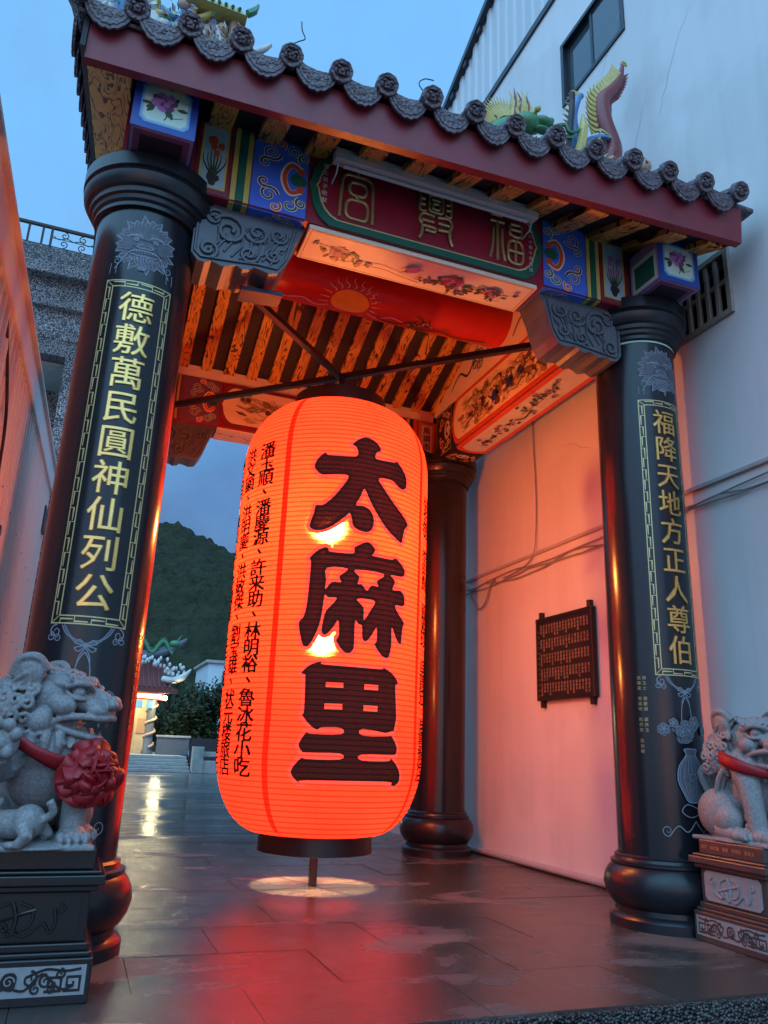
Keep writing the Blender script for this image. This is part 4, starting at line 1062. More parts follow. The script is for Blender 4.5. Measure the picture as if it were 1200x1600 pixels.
# ---- boxed beam ends over the front capitals
for cx,nm in ((0,'L'),(W-.02,'R')):
    x0,x1,y0,y1,z0,z1=cx-.185,cx+.185,-.60,-.272,4.432,4.80
    bx=boxo('beam_end_box',M['blue_mid'],gate,x0,x1,y0,y1,z0,z1)
    mp=plane((0,y0,0),(1,0,0),(0,0,1)); d=D2(.00015)
    ch=lambda a,r:[(x0+a+r,z0+a),(x1-a-r,z0+a),(x1-a,z0+a+r),(x1-a,z1-a-r),(x1-a-r,z1-a),(x0+a+r,z1-a),(x0+a,z1-a-r),(x0+a,z0+a+r)]
    d.poly(ch(.042,.03),1); d.poly(ch(.052,.03),2); d.poly(ch(.062,.03),0)
    e=D2(); peony(d,cx-.01,(z0+z1)/2+.025,.125,3,4,5,21)
    d.build('peony_painting',mp,[M['mint'],M['sky_blue'],M['pale_blue'],M['pink_paint'],M['plum'],M['leaf_paint'],M['yellow']],bx,off=.0015)
    mu=plane((0,0,z0),(1,0,0),(0,-1,0)); d=D2(.0002); d.rect(x0+.004,x1-.004,.276,.596,0); d.rect(x0+.022,x1-.022,.276,.578,1); d.rect(x0+.06,x1-.06,.276,.54,2); d.build('painted_underside',mu,[M['lilac'],M['plum'],M['dark_deck']],bx,off=.001)
    for sx in (-1,1):
        ms=plane((x0 if sx<0 else x1,0,0),(0,-1,0) if sx<0 else (0,1,0),(0,0,1)); d=D2(.0002)
        u0,u1=(.276,.596) if sx<0 else (-.596,-.276)
        d.rect(u0,u1,z0+.004,z1-.004,0); d.rect(u0+.02,u1-.02,z0+.02,z1-.09,1); d.rect(u0+.05,u1-.05,z0+.05,z1-.13,2); d.build('painted_side',ms,[M['lilac'],M['mint'],M['green']],bx,off=.001)
    boxo('beam_end_block',M['navy'],gate,cx-.2,cx+.2,-.271,.2,4.432,4.93)

# ---- brackets beside the columns
BO=[(.0,.44),(.0,.06),(.04,.01),(.09,.0),(.13,.022),(.165,.012),(.21,.0),(.25,.024),(.285,.034),(.33,.014),(.375,.026),(.40,.05),(.44,.045),(.50,.03),(.56,.045),(.60,.11),(.635,.20),(.66,.30),(.72,.44)]
def bracket(ox,oy0,oy1,sgn,zb_,front=True):
    mp=plane((ox,oy0,zb_),(sgn,0,0),(0,0,1)) 
    def mq(u,v,w_): 
        p=Vector((ox+sgn*u,oy0-w_,zb_+v)); return p
    b=MB(); b.prism(BO,mq,-(oy1-oy0),0); br=b.obj('bracket',M['stone_carved'],gate,bevel=.004)
    c=MB()
    def tube2(pts,r): c.tube([mq(u,v,.004) for u,v in pts],r,6)
    def cur(x,y,r,a0,tn,w_,sg=1): tube2([(x+r*(1-.8*k/18)*math.cos(a0+sg*2*math.pi*tn*k/18),y+r*(1-.8*k/18)*math.sin(a0+sg*2*math.pi*tn*k/18)) for k in range(19)],w_)
    tube2([(.02,.42),(.02,.07),(.06,.035),(.26,.055),(.42,.075),(.55,.075),(.60,.16),(.65,.40)],.010)
    cur(.10,.10,.065,-1.2,1.4,.015); cur(.22,.27,.115,2.6,1.5,.017,-1); cur(.36,.13,.065,0,1.4,.013,-1); cur(.40,.30,.08,3.4,1.4,.014); cur(.52,.16,.055,2,1.3,.012); cur(.54,.32,.065,.5,1.3,.012,-1); cur(.12,.34,.06,1,1.3,.012)
    for k in range(9):
        t=k/8; tube2([(.10+.05*k,.10+.02*math.sin(k*1.3)),(.16+.05*k,.17+.05*math.sin(k)),(.15+.056*k,.26+.03*math.cos(k*2))],.008)
    for k in range(10): tube2([(.30+.03*k,.24+.05*math.sin(k*1.9)),(.33+.03*k,.30+.05*math.sin(k*1.9+.4)),(.37+.028*k,.29+.04*math.cos(k))],.006)
    c.obj('carved_scroll',M['stone_carved'],br,smooth=60); return br
bracket(.27,-.19,.10,1,3.91); bracket(W-.27,-.19,.10,-1,3.91)
bracket(.27,YB0+.06,YB1-.06,1,3.90); bracket(W-.27,YB0+.06,YB1-.06,-1,3.90)

# ---- rear beam
rb=boxo('rear_beam',M['crimson'],gate,-.2,4.0,YB0,YB1,ZB0-.01,ZB1-.06)
pb2=plane((0,YB0,0),(1,0,0),(0,0,1)); pu2=plane((0,0,ZB0-.01),(1,0,0),(0,-1,0))
zlo,zhi=ZB0-.004,ZB1-.066
for (a,c,mt) in ((.42,.48,'orange_red'),(.48,.53,'green'),(.53,.56,'yellow'),(3.22,3.26,'yellow'),(3.26,3.31,'navy'),(3.31,3.36,'orange_red')):
    flatpart('painted_band',M[mt],rb,pb2,a+.001,c-.001,zlo,zhi,.008)
for sx,(x0,x1) in ((1,(.565,1.0)),(-1,(2.80,3.21))):
    sp=flatpart('scroll_panel',M['plum'],rb,pb2,x0,x1,zlo,zhi,.008); d=D2(.0001); vines(d,(x0+x1)/2+sx*.08,(zlo+zhi)/2,.24,sx); d.build('scroll_painting',pb2,VM,sp,off=.0095)
lp_=ogee(.98,2.83,zlo+.002,zhi-.002,.08); b=MB(); b.prism(lp_,pb2,.0005,.015); po=b.obj('story_panel',M['red_paint'],rb)
lp2=ogee(1.02,2.79,zlo+.05,zhi-.045,.08); b=MB(); b.prism(lp2,pb2,.0155,.018); b.obj('panel_field',M['cream_panel'],po)
d=D2(.00012); landscape(d,1.15,2.65,zlo+.06,zhi-.1,3)
for k,ch in enumerate('招財進寶'): d.text(ch,1.24+.07*(k//2),zhi-.10-.07*(k%2),.06,4,.01)
d.build('story_painting',pb2,LM,po,off=.0195)
tb=flatpart('couplet_panel',M['orange_red'],rb,pb2,3.37,3.60,zlo,zhi,.008)
d=D2(.0002); d.rect(3.395,3.575,zlo+.03,zhi-.03,1); d.rect(3.415,3.555,zlo+.05,zhi-.05,0)
for k,ch in enumerate('風調雨順'): d.text(ch,3.485,zhi-.115-k*.105,.095,2,.015)
d.build('couplet',pb2,[M['cream_panel'],M['yellow'],M['ink']],tb,off=.0095)
tb=flatpart('couplet_panel',M['orange_red'],rb,pb2,.22,.41,zlo,zhi,.008)
sf2=flatpart('soffit_panel',M['cream_panel'],rb,pu2,1.0,2.75,-YB1+.02,-YB0-.02,.02)
d=D2(.00012); spray(d,1.0,-YB0-.15,1.9,-YB0-.2,20,.05,1,2,3,2); spray(d,1.9,-YB0-.2,2.7,-YB0-.14,18,.05,1,2,3,9); d.build('flower_painting',pu2,FM,sf2,off=.0215)

# ---- side beams
def sidebeam(x0,x1,inner):
    s=-1 if inner=='-x' else 1
    sb=boxo('side_beam',M['navy'],gate,x0,x1,.22,DP-.22,ZB0+.006,ZB1+.004)
    if inner=='-x': pi=plane((x0,0,0),(0,-1,0),(0,0,1)); U=lambda y:-y; 
    else: pi=plane((x1,0,0),(0,1,0),(0,0,1)); U=lambda y:y
    pun=plane((0,0,ZB0+.006),(0,-1,0),(-1,0,0))
    a,c=sorted((U(.62),U(2.95))); z0,z1=ZB0+.012,ZB1-.002
    o=ogee(a,c,z0,z1,.09); b=MB(); b.prism(o,pi,.0005,.016); po=b.obj('story_panel',M['orange_red'],sb)
    o=ogee(a+.05,c-.05,z0+.045,z1-.045,.09); b=MB(); b.prism(o,pi,.0165,.019); b.obj('panel_field',M['cream_panel'],po)
    d=D2(.0001); landscape(d,a+.16,c-.16,z0+.05,z1-.08,11); landscape(d,a+.3,c-.5,z0+.05,z1-.08,17)
    d.build('story_painting',pi,LM,po,off=.0205)
    for (ya,yb,sx) in ((2.96,3.40,1),(.24,.61,-1)):
        u0,u1=sorted((U(ya),U(yb))); sg=sx if inner=='-x' else -sx
        sp=flatpart('scroll_panel',M['ink'],sb,pi,u0,u1,z0,z1,.009); d=D2(.0001); d.frame(u0+.015,u1-.015,z0+.015,z1-.015,.008,4); vines(d,(u0+u1)/2+sg*.07,(z0+z1)/2,.24,sg,5,5,4,1); d.build('scroll_painting',pi,[M['ink'],M['orange_red'],M['green'],M['blue_mid'],M['gold_paint'],M['white_line']],sp,off=.0105)
    # underside
    v0,v1=-x1,-x0
    fr=ogee(-2.95,-.62,v0+.004,v1-.004,.06); b=MB(); b.prism(fr,pun,.0005,.014); fo=b.obj('soffit_frame',M['orange_red'],sb)
    fr=ogee(-2.88,-.69,v0+.06,v1-.06,.05); b=MB(); b.prism(fr,pun,.0145,.017); b.obj('soffit_field',M['cer_white'],fo)
    d=D2(.00012); m=(v0+v1)/2; spray(d,-2.7,m-.03,-1.9,m+.02,26,.11,1,2,3,4); spray(d,-1.75,m,-1.0,m+.03,26,.11,1,2,3,8); d.stroke([(-1.9,m),(-1.8,m-.06),(-1.6,m-.02)],.02,5,sm=4)
    d.build('flower_painting',pun,[M['cer_white'],M['pink_paint'],M['plum'],M['leaf_paint'],M['yellow'],M['ink']],fo,off=.0185)
    for (ya,yb,sx) in ((2.96,3.40,1),(.24,.61,-1)):
        sp=flatpart('scroll_panel',M['ink'],sb,pun,-yb,-ya,v0+.004,v1-.004,.009); d=D2(.0001); vines(d,(-yb-ya)/2+sx*.07,m,.17,sx,5,5,4,1); d.build('scroll_painting',pun,[M['ink'],M['orange_red'],M['green'],M['blue_mid'],M['gold_paint'],M['white_line']],sp,off=.0105)
    return pi
piR=sidebeam(3.60,4.0,'-x'); sidebeam(-.2,.2,'+x')

# ---- gable walls above the side beams, plate above the rear beam
for x0,x1,mp,nm in ((3.585,3.75,plane((3.585,0,0),(0,-1,0),(0,0,1)),'R'),(.03,.215,plane((.215,0,0),(0,1,0),(0,0,1)),'L')):
    b=MB(); poly=[(YF1,ZB1+.012),(YB0,ZB1+.012),(YB0,zb(YB0)+.02),(YR,ZR+.02),(YF1,zf(YF1)+.02)]
    b.prism(poly,(lambda u,v,w_,x0=x0:Vector((x0+w_,u,v))),0,x1-x0); gw_=b.obj('gable_wall',M['pink_plaster'],gate)
    d=D2(.0002); s=-1 if nm=='R' else 1
    for (yc,r) in ((2.35,1.0),(1.05,.8)):
        zc=ZB1+.20
        d.stroke([(s*(yc+.62*r),zc-.06),(s*(yc+.4*r),zc+.07),(s*(yc+.2*r),zc-.03),(s*yc,zc+.09),(s*(yc-.2*r),zc+.02),(s*(yc-.4*r),zc+.14),(s*(yc-.66*r),zc+.05)],.032,0,sm=6,taper=.5)
        for k in range(8): d.curl(s*(yc-.05+.09*math.cos(k*.8)),zc+.06+.09*math.sin(k*.8),.07,k*.8,1.2,.018,0 if k%2 else 1)
    d.build('cloud_scroll_painting',mp,[M['ink'],M['cer_blue']],gw_,off=.0015)
boxo('wall_plate',M['pink_plaster'],gate,.22,3.58,YB0+.01,YB1-.02,ZB1-.058,zb(YB0)-.02)
# ridge beam with painted sun
b=MB(); prof=[]
for k in range(17): a=math.pi+math.pi*k/16; prof.append((YR-.02+.27*math.cos(a),5.36+.27*math.sin(a)))
prof=prof+[(YR+.25,5.55),(YR-.29,5.55)]
b.prism(prof,lambda u,v,w_:Vector((w_,u,v)),.216,3.584); rbm=b.obj('ridge_beam',M['bright_red'],gate,smooth=30)
def rmap(u,v,w_):
    a=math.pi*1.5+v/.27; return Vector((u,YR-.02+(.27+w_)*math.cos(a),5.36+(.27+w_)*math.sin(a)))
d=D2(.0002); 
d.circ(1.90,-.10,.19,0,26,.13)
for k in range(13):
    a=math.pi*(k/12)*1.15-.25; r0=.205; px,py=1.90+r0*1.05*math.cos(a),-.10-.145*math.sin(a)
    d.stroke([(px,py),(px+.03*math.cos(a)+.02,py-.03*math.sin(a)),(px+.05*math.cos(a)-.015,py-.06*math.sin(a)),(px+.09*math.cos(a),py-.10*math.sin(a))],.012,1,sm=4,taper=-.7)
for sx in (-1,1):
    d.stroke([(1.9+sx*.2,-.02),(1.9+sx*.32,.02),(1.9+sx*.45,-.04),(1.9+sx*.62,.0),(1.9+sx*.8,-.03)],.012,1,sm=5); d.curl(1.9+sx*.82,-.04,.06,0,1.2,.010,1,sx)
d.stroke([(2.2,.0),(2.4,.05),(2.55,-.02),(2.7,.06),(2.9,.0),(3.1,.05),(3.4,.0)],.022,2,sm=6)
for k in range(6): d.curl(2.66+.07*math.cos(k*1.05),.0+.07*math.sin(k*1.05),.06,k*1.05,1.2,.016,2)
d.stroke([(2.62,.02),(2.95,-.05)],.03,3,taper=-.4)
d.build('sun_painting',rmap,[M['sun_yellow'],M['pink_plaster'],M['leaf_paint'],M['pink_deep']],rbm,off=.002,vsplit=.03)

# ---- roof deck, rafters, eave board
rd=MB(); xs=[-.47+ (4.08+.47)*k/6 for k in range(7)]
for i in range(6):
    a,c=xs[i],xs[i+1]
    for (h,flip) in ((0,1),(.09,0)):
        q=[(a,eY(a),zf(eY(a))+h),(c,eY(c),zf(eY(c))+h),(c,YR,ZR+h),(a,YR,ZR+h)]; rd.add(q,[(0,1,2,3)])
        q=[(a,YR,ZR+h),(c,YR,ZR+h),(c,4.42,zb(4.42)+h),(a,4.42,zb(4.42)+h)]; rd.add(q,[(0,1,2,3)])
for x in (xs[0],xs[-1]):
    rd.add([(x,eY(x),zf(eY(x))),(x,YR,ZR),(x,YR,ZR+.09),(x,eY(x),zf(eY(x))+.09)],[(0,1,2,3)]); rd.add([(x,YR,ZR),(x,4.42,zb(4.42)),(x,4.42,zb(4.42)+.09),(x,YR,ZR+.09)],[(0,1,2,3)])
roof=rd.obj('roof',M['dark_deck'],gate)
def rafter(x0,x1,side,t=.055):
    b=MB()
    if side=='f': ya,yb,f=eY(x0)+.045,YR-.05,zf
    else: ya,yb,f=YR+.05,4.38,zb
    b.hexa([(x0,ya,f(ya)-t),(x1,ya,f(ya)-t),(x1,yb,f(yb)-t),(x0,yb,f(yb)-t),(x0,ya,f(ya)-.0008),(x1,ya,f(ya)-.0008),(x1,yb,f(yb)-.0008),(x0,yb,f(yb)-.0008)])
    return b.obj('rafter',M['wood'],roof,bevel=.004)
rafter(-.465,-.215,'f',.05)
x=-.055
while x<3.95: rafter(x,x+.15,'f'); x+=.325
x=.25
while x<3.56: rafter(x,min(x+.118,3.58),'b'); x+=.252
eb=MB(); 
for i in range(6):
    a,c=xs[i],xs[i+1]; dz=lambda x:0.012*((x-1.9)/2.3)**2
    eb.hexa([(a,eY(a)-.03,4.66+dz(a)),(c,eY(c)-.03,4.66+dz(c)),(c,eY(c)+.03,4.66+dz(c)),(a,eY(a)+.03,4.66+dz(a)),(a,eY(a)-.06,4.93+dz(a)),(c,eY(c)-.06,4.93+dz(c)),(c,eY(c)+.03,4.93+dz(c)),(a,eY(a)+.03,4.93+dz(a))])
eb.obj('eave_board',M['red_paint'],roof)
# bargeboard on the left verge
b=MB(); b.hexa([(-.50,eY(0)-.05,zf(-.77)-.02),(-.472,eY(0)-.05,zf(-.77)-.02),(-.472,YR,ZR-.05),(-.50,YR,ZR-.05),(-.50,eY(0)-.05,zf(-.77)+.2),(-.472,eY(0)-.05,zf(-.77)+.2),(-.472,YR,ZR+.2),(-.50,YR,ZR+.2)]); b.obj('verge_board',M['dark_deck'],roof)
# tiles: half-round runs ending in moulded discs, scalloped drip tiles between
SL=math.atan(.393)
rt=MB(); n=14
ring=[(.072*math.cos(math.pi*k/n),.072*math.sin(math.pi*k/n)) for k in range(n+1)]
for y0,y1 in ((0,.42),(.40,.84),(.82,1.3),(1.28,1.75),(1.73,2.2),(2.18,2.62)):
    s1=1.0; s2=.93
    vs=[(a,y0,c) for a,c in ring]+[(a*s2,y1,c*s2) for a,c in ring]; rt.add(vs,[(k,k+1,n+2+k,n+1+k) for k in range(n)])
# disc face with rim and a mask in relief
disc=[(.0,.016),(.022,.018),(.03,.006),(.046,.006),(.052,.014),(.060,.015),(.066,.018),(.074,.016),(.078,0.0)]
vs=[];fs=[];nn=24
for r_,h in disc:
    for k in range(nn):
        a=2*math.pi*k/nn; wob=1+.035*math.sin(a*8)*(r_>.06); vs.append((r_*wob*math.cos(a),-h-.001,.018+r_*wob*math.sin(a)))
for j in range(len(disc)-1):
    for k in range(nn): fs.append((j*nn+k,j*nn+(k+1)%nn,(j+1)*nn+(k+1)%nn,(j+1)*nn+k))
fs.append(tuple(range(nn))); vs2=[(v[0],.03,v[2]) for v in vs[-nn:]]
b0=len(vs); vs+=vs2; fs+=[( (len(disc)-1)*nn+k,(len(disc)-1)*nn+(k+1)%nn,b0+(k+1)%nn,b0+k) for k in range(nn)]
rt.add(vs,fs)
for (u,v,a,c) in ((-.022,.018,.016,.012),(.022,.018,.016,.012),(0,.0,.016,.014),(0,-.025,.03,.010),(-.04,-.01,.012,.02),(.04,-.01,.012,.02),(0,.045,.03,.011)): rt.ell((u,-.012,.018+v),(a,.016,c),nu=8,nv=6)
me_rt=rt.mesh('round_tile',M['tile'],smooth=45)
def scallop(wd,h):
    q=[]
    for k in range(25):
        t=k/24; x=-wd/2+wd*t; e=4*t*(1-t); q.append((x,-h*(e**.72)-.010*abs(math.sin(t*math.pi*6))*e))
    return q+[(wd/2,.045),(wd*.3,.022),(0,.012),(-wd*.3,.022),(-wd/2,.045)]
dt=MB(); dt.prism(scallop(.262,.125),lambda u,v,w_:Vector((u,-w_,v)),0,.016)
dt.prism(scallop(.225,.098),lambda u,v,w_:Vector((u,-w_,v)),.016,.021)
rr=random.Random(8)
for k in range(26):
    u=rr.uniform(-.085,.085); v=-rr.uniform(.0,.075)*(1-(u/.11)**2); dt.ell((u,-.021,v),(rr.uniform(.006,.014),.005,rr.uniform(.005,.010)),nu=6,nv=4)
for k in range(9):
    u0,u1=-.115+.23*k/9,-.115+.23*(k+1)/9; zz=lambda u:.012+.035*(u/.1175)**2
    dt.add([(u0,-.016,zz(u0)),(u1,-.016,zz(u1)),(u1,2.4,zz(u1)+.94),(u0,2.4,zz(u0)+.94)],[(0,1,2,3)])
me_dt=dt.mesh('drip_tile',M['tile'],smooth=45)
rnd=random.Random(6)
for i in range(15):
    x=-.235+.302*i+rnd.uniform(-.006,.006)
    if x<4.12:
        inst('round_tile',me_rt,(x,eY(x)-.135+rnd.uniform(-.01,.01),4.985+.012*((x-1.9)/2.3)**2+rnd.uniform(-.006,.006)),roof,(SL,rnd.uniform(-.06,.06),rnd.uniform(-.02,.02)),(.94,1.0,.94))
    xd=x-.151
    inst('drip_tile',me_dt,(xd,eY(xd)-.10,4.955+.012*((x-1.9)/2.3)**2+rnd.uniform(-.005,.005)),roof,(.04,rnd.uniform(-.04,.04),rnd.uniform(-.02,.02)))
# left verge: scalloped tiles along the slope, seen edge-on
vt=MB(); vt.prism(scallop(.25,.11),lambda u,v,w_:Vector((-w_,u,v)),0,.018); vt.box(0,.5,-.12,.12,.045,.06)
vt.tube([(.5,.13,.075),(-.03,.13,.05)],.062,10); me_vt=vt.mesh('verge_tile',M['tile'],smooth=45)
for k in range(10):
    y=-.66+.262*k
    if y<YR: inst('verge_tile',me_vt,(-.535,y,zf(y)+.135),roof,(math.atan(.393),.0,0),(1,1,1.25))
b=MB(); b.tube(smooth_pts([(-.50,.2,zf(.2)+.28),(-.50,-.45,zf(-.45)+.24),(-.53,-.75,5.02),(-.60,-.88,5.10)],n=4),[.07]*9+[.08,.08,.07,.06],8); b.ell((-.56,-.84,5.03),(.085,.10,.09)); b.obj('corner_tile',M['tile'],roof,smooth=60)
b=MB(); b.box(-.5,4.2,YR-.14,YR+.14,ZR+.09,ZR+.55); b.obj('ridge_wall',M['tile'],roof,bevel=.03)
b=MB(); b.box(3.98,4.20,-.95,-.30,4.945,4.985); b.obj('end_tile',M['tile'],roof,bevel=.012)
# ================================================================== LANTERN
lan=thing('paper_lantern','giant glowing red lantern with three large black characters hanging under the gate','lantern',(LX,LY,.26))
LZ0,LZ1,RB,RT=.38,3.91,.43,.40
def prof(z):
    if z<LZ0+.60: t=max(0,(z-LZ0)/.60); return RB+(LR-RB)*math.sqrt(max(0,1-(1-t)**2))
    if z>LZ1-.62: t=max(0,(LZ1-z)/.62); return RT+(LR-RT)*math.sqrt(max(0,1-(1-t)**2.2))
    return LR
def lmap(u,v,w_):
    t=u/LR; r=prof(v)+w_; return Vector((LX+r*math.sin(t),LY-r*math.cos(t),v))
P=[]; nz=int((LZ1-LZ0)/HOOP*3)
for k in range(nz+1):
    z=LZ0+(LZ1-LZ0)*k/nz; ph=(z/HOOP)%1.0; P.append((prof(z)+.0035-.005*abs(2*ph-1)**3,z))
b=MB(); b.lathe(P,144,(LX,LY,0),cap=False); b.obj('lantern_body',M['skin'],lan,smooth=180)
for k in range(4):
    th=math.pi/4+k*math.pi/2; b=MB(); vs=[];n=90
    for i in range(n+1):
        z=LZ0+.01+(LZ1-LZ0-.02)*i/n; r=prof(z)+.006
        for s in (-1,0,1):
            a=th+s*.030; vs.append((LX+r*math.sin(a),LY-r*math.cos(a),z))
    fs=[]
    for i in range(n):
        for j in range(2): fs.append((i*3+j,i*3+j+1,i*3+j+4,i*3+j+3))
    b.add(vs,fs); b.obj('seam_band',M['seam'],lan,smooth=180)
BIG = {'T':[[(-146,3341),(-90,3389),(-23,3419),(43,3413),(102,3388),(143,3350),(144,3321),(106,3306),(105,3249),(317,3260),(341,3274),(410,3235),(469,3182),(490,3128),(481,3080),(445,3053),(383,3058),(293,3098),(139,3089),(187,3025),(323,2912),(522,2781),(481,2724),(456,2639),(444,2605),(404,2610),(262,2677),(147,2778),(58,2884),(-7,2980),(-43,2911),(-84,2840),(-19,2838),(41,2822),(84,2785),(103,2733),(96,2677),(67,2642),(24,2629),(-54,2640),(-105,2673),(-116,2715),(-140,2768),(-173,2742),(-279,2665),(-358,2627),(-439,2615),(-496,2629),(-511,2652),(-501,2698),(-478,2753),(-464,2815),(-399,2819),(-321,2873),(-235,2965),(-172,3074),(-344,3072),(-418,3069),(-472,3097),(-501,3135),(-492,3174),(-458,3219),(-399,3257),(-365,3233),(-106,3242),(-105,3317)]],'M':[[(-490,2392),(-429,2448),(-356,2481),(-320,2472),(-299,2448),(-86,2449),(-78,2496),(36,2550),(86,2539),(130,2502),(113,2466),(114,2449),(314,2447),(375,2463),(462,2421),(504,2380),(495,2348),(449,2328),(315,2322),(365,2290),(367,2257),(349,2233),(356,2209),(449,2217),(500,2186),(514,2146),(510,2115),(478,2098),(384,2091),(435,2030),(512,1973),(495,1929),(486,1862),(474,1803),(418,1830),(352,1918),(354,1792),(330,1701),(289,1682),(231,1705),(164,1771),(184,1800),(179,1900),(131,1840),(90,1797),(58,1790),(36,1821),(30,1900),(-1,1910),(-38,1931),(-37,1760),(-50,1712),(-88,1692),(-139,1707),(-203,1778),(-181,1815),(-193,1929),(-229,1884),(-284,1826),(-317,1817),(-338,1840),(-333,1904),(-310,1992),(-251,2050),(-220,2095),(-298,2096),(-329,2112),(-344,1982),(-365,1879),(-415,1774),(-451,1731),(-475,1725),(-500,1737),(-525,1796),(-550,1899),(-509,1947),(-487,2044),(-477,2223),(-475,2364)],[(-324,2321),(-130,2324),(-206,2261),(-186,2217),(-272,2214),(-327,2157),(-324,2226)],[(-62,2322),(238,2320),(163,2256),(178,2216),(106,2215),(63,2171),(11,2215),(-30,2216),(-17,2271)],[(-32,2095),(57,2107),(151,2095),(110,2028),(45,1945),(38,2038)]],'L':[[(-493,1536),(-430,1588),(-355,1614),(-316,1616),(-282,1598),(225,1594),(267,1610),(380,1570),(448,1519),(447,1491),(422,1474),(423,1160),(82,1160),(84,1113),(347,1115),(383,1124),(434,1084),(468,1032),(456,997),(413,987),(81,981),(85,942),(362,943),(395,962),(478,911),(530,852),(533,799),(486,773),(434,777),(365,800),(-396,795),(-447,776),(-481,789),(-522,823),(-532,855),(-496,903),(-434,951),(-410,938),(-112,943),(-115,983),(-408,981),(-447,991),(-476,1026),(-463,1063),(-415,1119),(-381,1110),(-114,1114),(-117,1158),(-282,1158),(-314,1142),(-346,1145),(-406,1182),(-463,1239),(-449,1269),(-457,1503),(-468,1522)],[(-272,1473),(-117,1474),(-116,1439),(-272,1439)],[(80,1476),(221,1476),(220,1439),(80,1437)],[(-274,1323),(-117,1325),(-116,1286),(-273,1284)],[(80,1325),(222,1326),(221,1286),(81,1285)]]}
for key in 'TML':
    L=[[(a/1000*LR,z/1000) for a,z in q] for q in BIG[key]]
    L=[smooth_pts(q,True,3) if len(q)>4 else q for q in L]
    d=D2(0); d.poly(L[0],0,L[1:]); ch=d.build('large_character',lmap,M['letter'],lan,off=.0085,split=.05,vsplit=.08)
    d=D2(0)
    for q in L: d.stroke(q,.052 if len(q)>13 else .03,0,closed=True)
    d.build('character_edge',lmap,M['halo'],ch,off=.0062,split=.05,vsplit=.08)
def name_column(th,txt,ztop,zbot,size,mat):
    n=len(txt)
    for i,c in enumerate(txt):
        z=ztop-(ztop-zbot)*(i+.5)/n; d=D2(0)
        if c=='、': d.text(c,th*LR+size*.35,z+size*.35,size*1.1,0,.02)
        else: d.text(c,th*LR,z,size*.96,0,.026,1.30)
        d.build('name_character',lmap,mat,lan,off=.007,split=.05,vsplit=.08)
name_column(-1.055,'潘玉順、潘慶源、許来助、林明裕、魯冰花小吃',3.40,.80,.150,M['letter_s'])
name_column(-1.350,'洪文顯、洪明慶、洪敏傑、劉宝雄、状元楼旅店',3.40,.80,.150,M['letter_s'])
name_column(-1.645,'林志明、陳美玉、許國雄、王文成、永豐車行',3.40,.80,.150,M['letter_s'])
name_column(.975,'張金德、李明輝、黃素珍、吳建宏、海景旅店',3.10,.80,.150,M['letter_s'])
name_column(1.27,'蔡玉英、楊志成、鄭美惠、謝文雄、太陽商行',3.10,.80,.150,M['letter_s'])
b=MB(); b.lathe([(RT-.015,3.90),(RT+.016,3.895),(RT+.018,4.06),(RT-.02,4.075),(.05,4.09)],64,(LX,LY,0),cap=False); b.obj('top_cap',M['steel_dark'],lan,smooth=40)
b=MB(); b.lathe([(RB+.012,.385),(RB+.016,.255),(RB+.004,.25),(RB-.002,.385),(RB+.012,.385)],64,(LX,LY,0),cap=False); b.obj('bottom_ring',M['steel_dark'],lan,smooth=40)
for a in (.35,.35+math.pi/2):
    b=MB(); dx,dy=math.cos(a)*RB,math.sin(a)*RB; b.tube([(LX-dx,LY-dy,.275),(LX+dx,LY+dy,.275)],.011,6); b.obj('spoke',M['steel_dark'],lan)
b=MB(); b.box(LX-.027,LX+.027,LY-.027,LY+.027,.0,.33); b.obj('ground_post',M['steel_dark'],lan,bevel=.004)
b=MB(); b.tube([(LX,LY,.33),(LX,LY,4.08)],.014,8); b.obj('centre_rod',M['steel_dark'],lan)
for z,pw in ((2.82,1.15),(1.86,.38)):
    b=MB(); b.lathe([(.012,-.09),(.045,-.05),(.055,0),(.04,.045),(.02,.07),(.02,.11)],16,(LX-.06,LY-.02,z)); b.obj('bulb',M['bulb'],lan,smooth=60)
    ld=bpy.data.lights.new('bulb_light','POINT'); ld.energy=BULB_W*pw; ld.color=(1,.78,.42); ld.shadow_soft_size=.07
    lo=bpy.data.objects.new('bulb_light',ld); lo.location=(LX-.06,LY-.09,z-.02); COL.objects.link(lo); adopt(lo,lan)
# steel cross bars that carry it
fr=thing('lantern_support','crossed black steel bars under the gate ceiling holding the lantern','support',(LX,LY,4.3))
ZC=4.37
for (x0,y0),(x1,y1) in (((.14,.14),(3.64,3.50)),((3.64,.14),(.14,3.50))):
    b=MB(); d_=Vector((x1-x0,y1-y0,0)).normalized(); n_=Vector((-d_.y,d_.x,0))*.026; z0,z1=(ZC-.028,ZC+.024) if x0<1 else (ZC-.026,ZC+.028)
    p=[Vector((x0,y0,0))-n_,Vector((x1,y1,0))-n_,Vector((x1,y1,0))+n_,Vector((x0,y0,0))+n_]
    b.hexa([(q.x,q.y,z0) for q in p]+[(q.x,q.y,z1) for q in p]); b.obj('cross_bar',M['steel_dark'],fr,bevel=.004)
b=MB(); b.tube([(LX,LY,4.08),(LX,LY,ZC-.02)],.03,10); b.lathe([(.08,4.20),(.08,4.225),(.03,4.24)],20,(LX,LY,0)); b.obj('hanger',M['steel_dark'],fr,smooth=40)

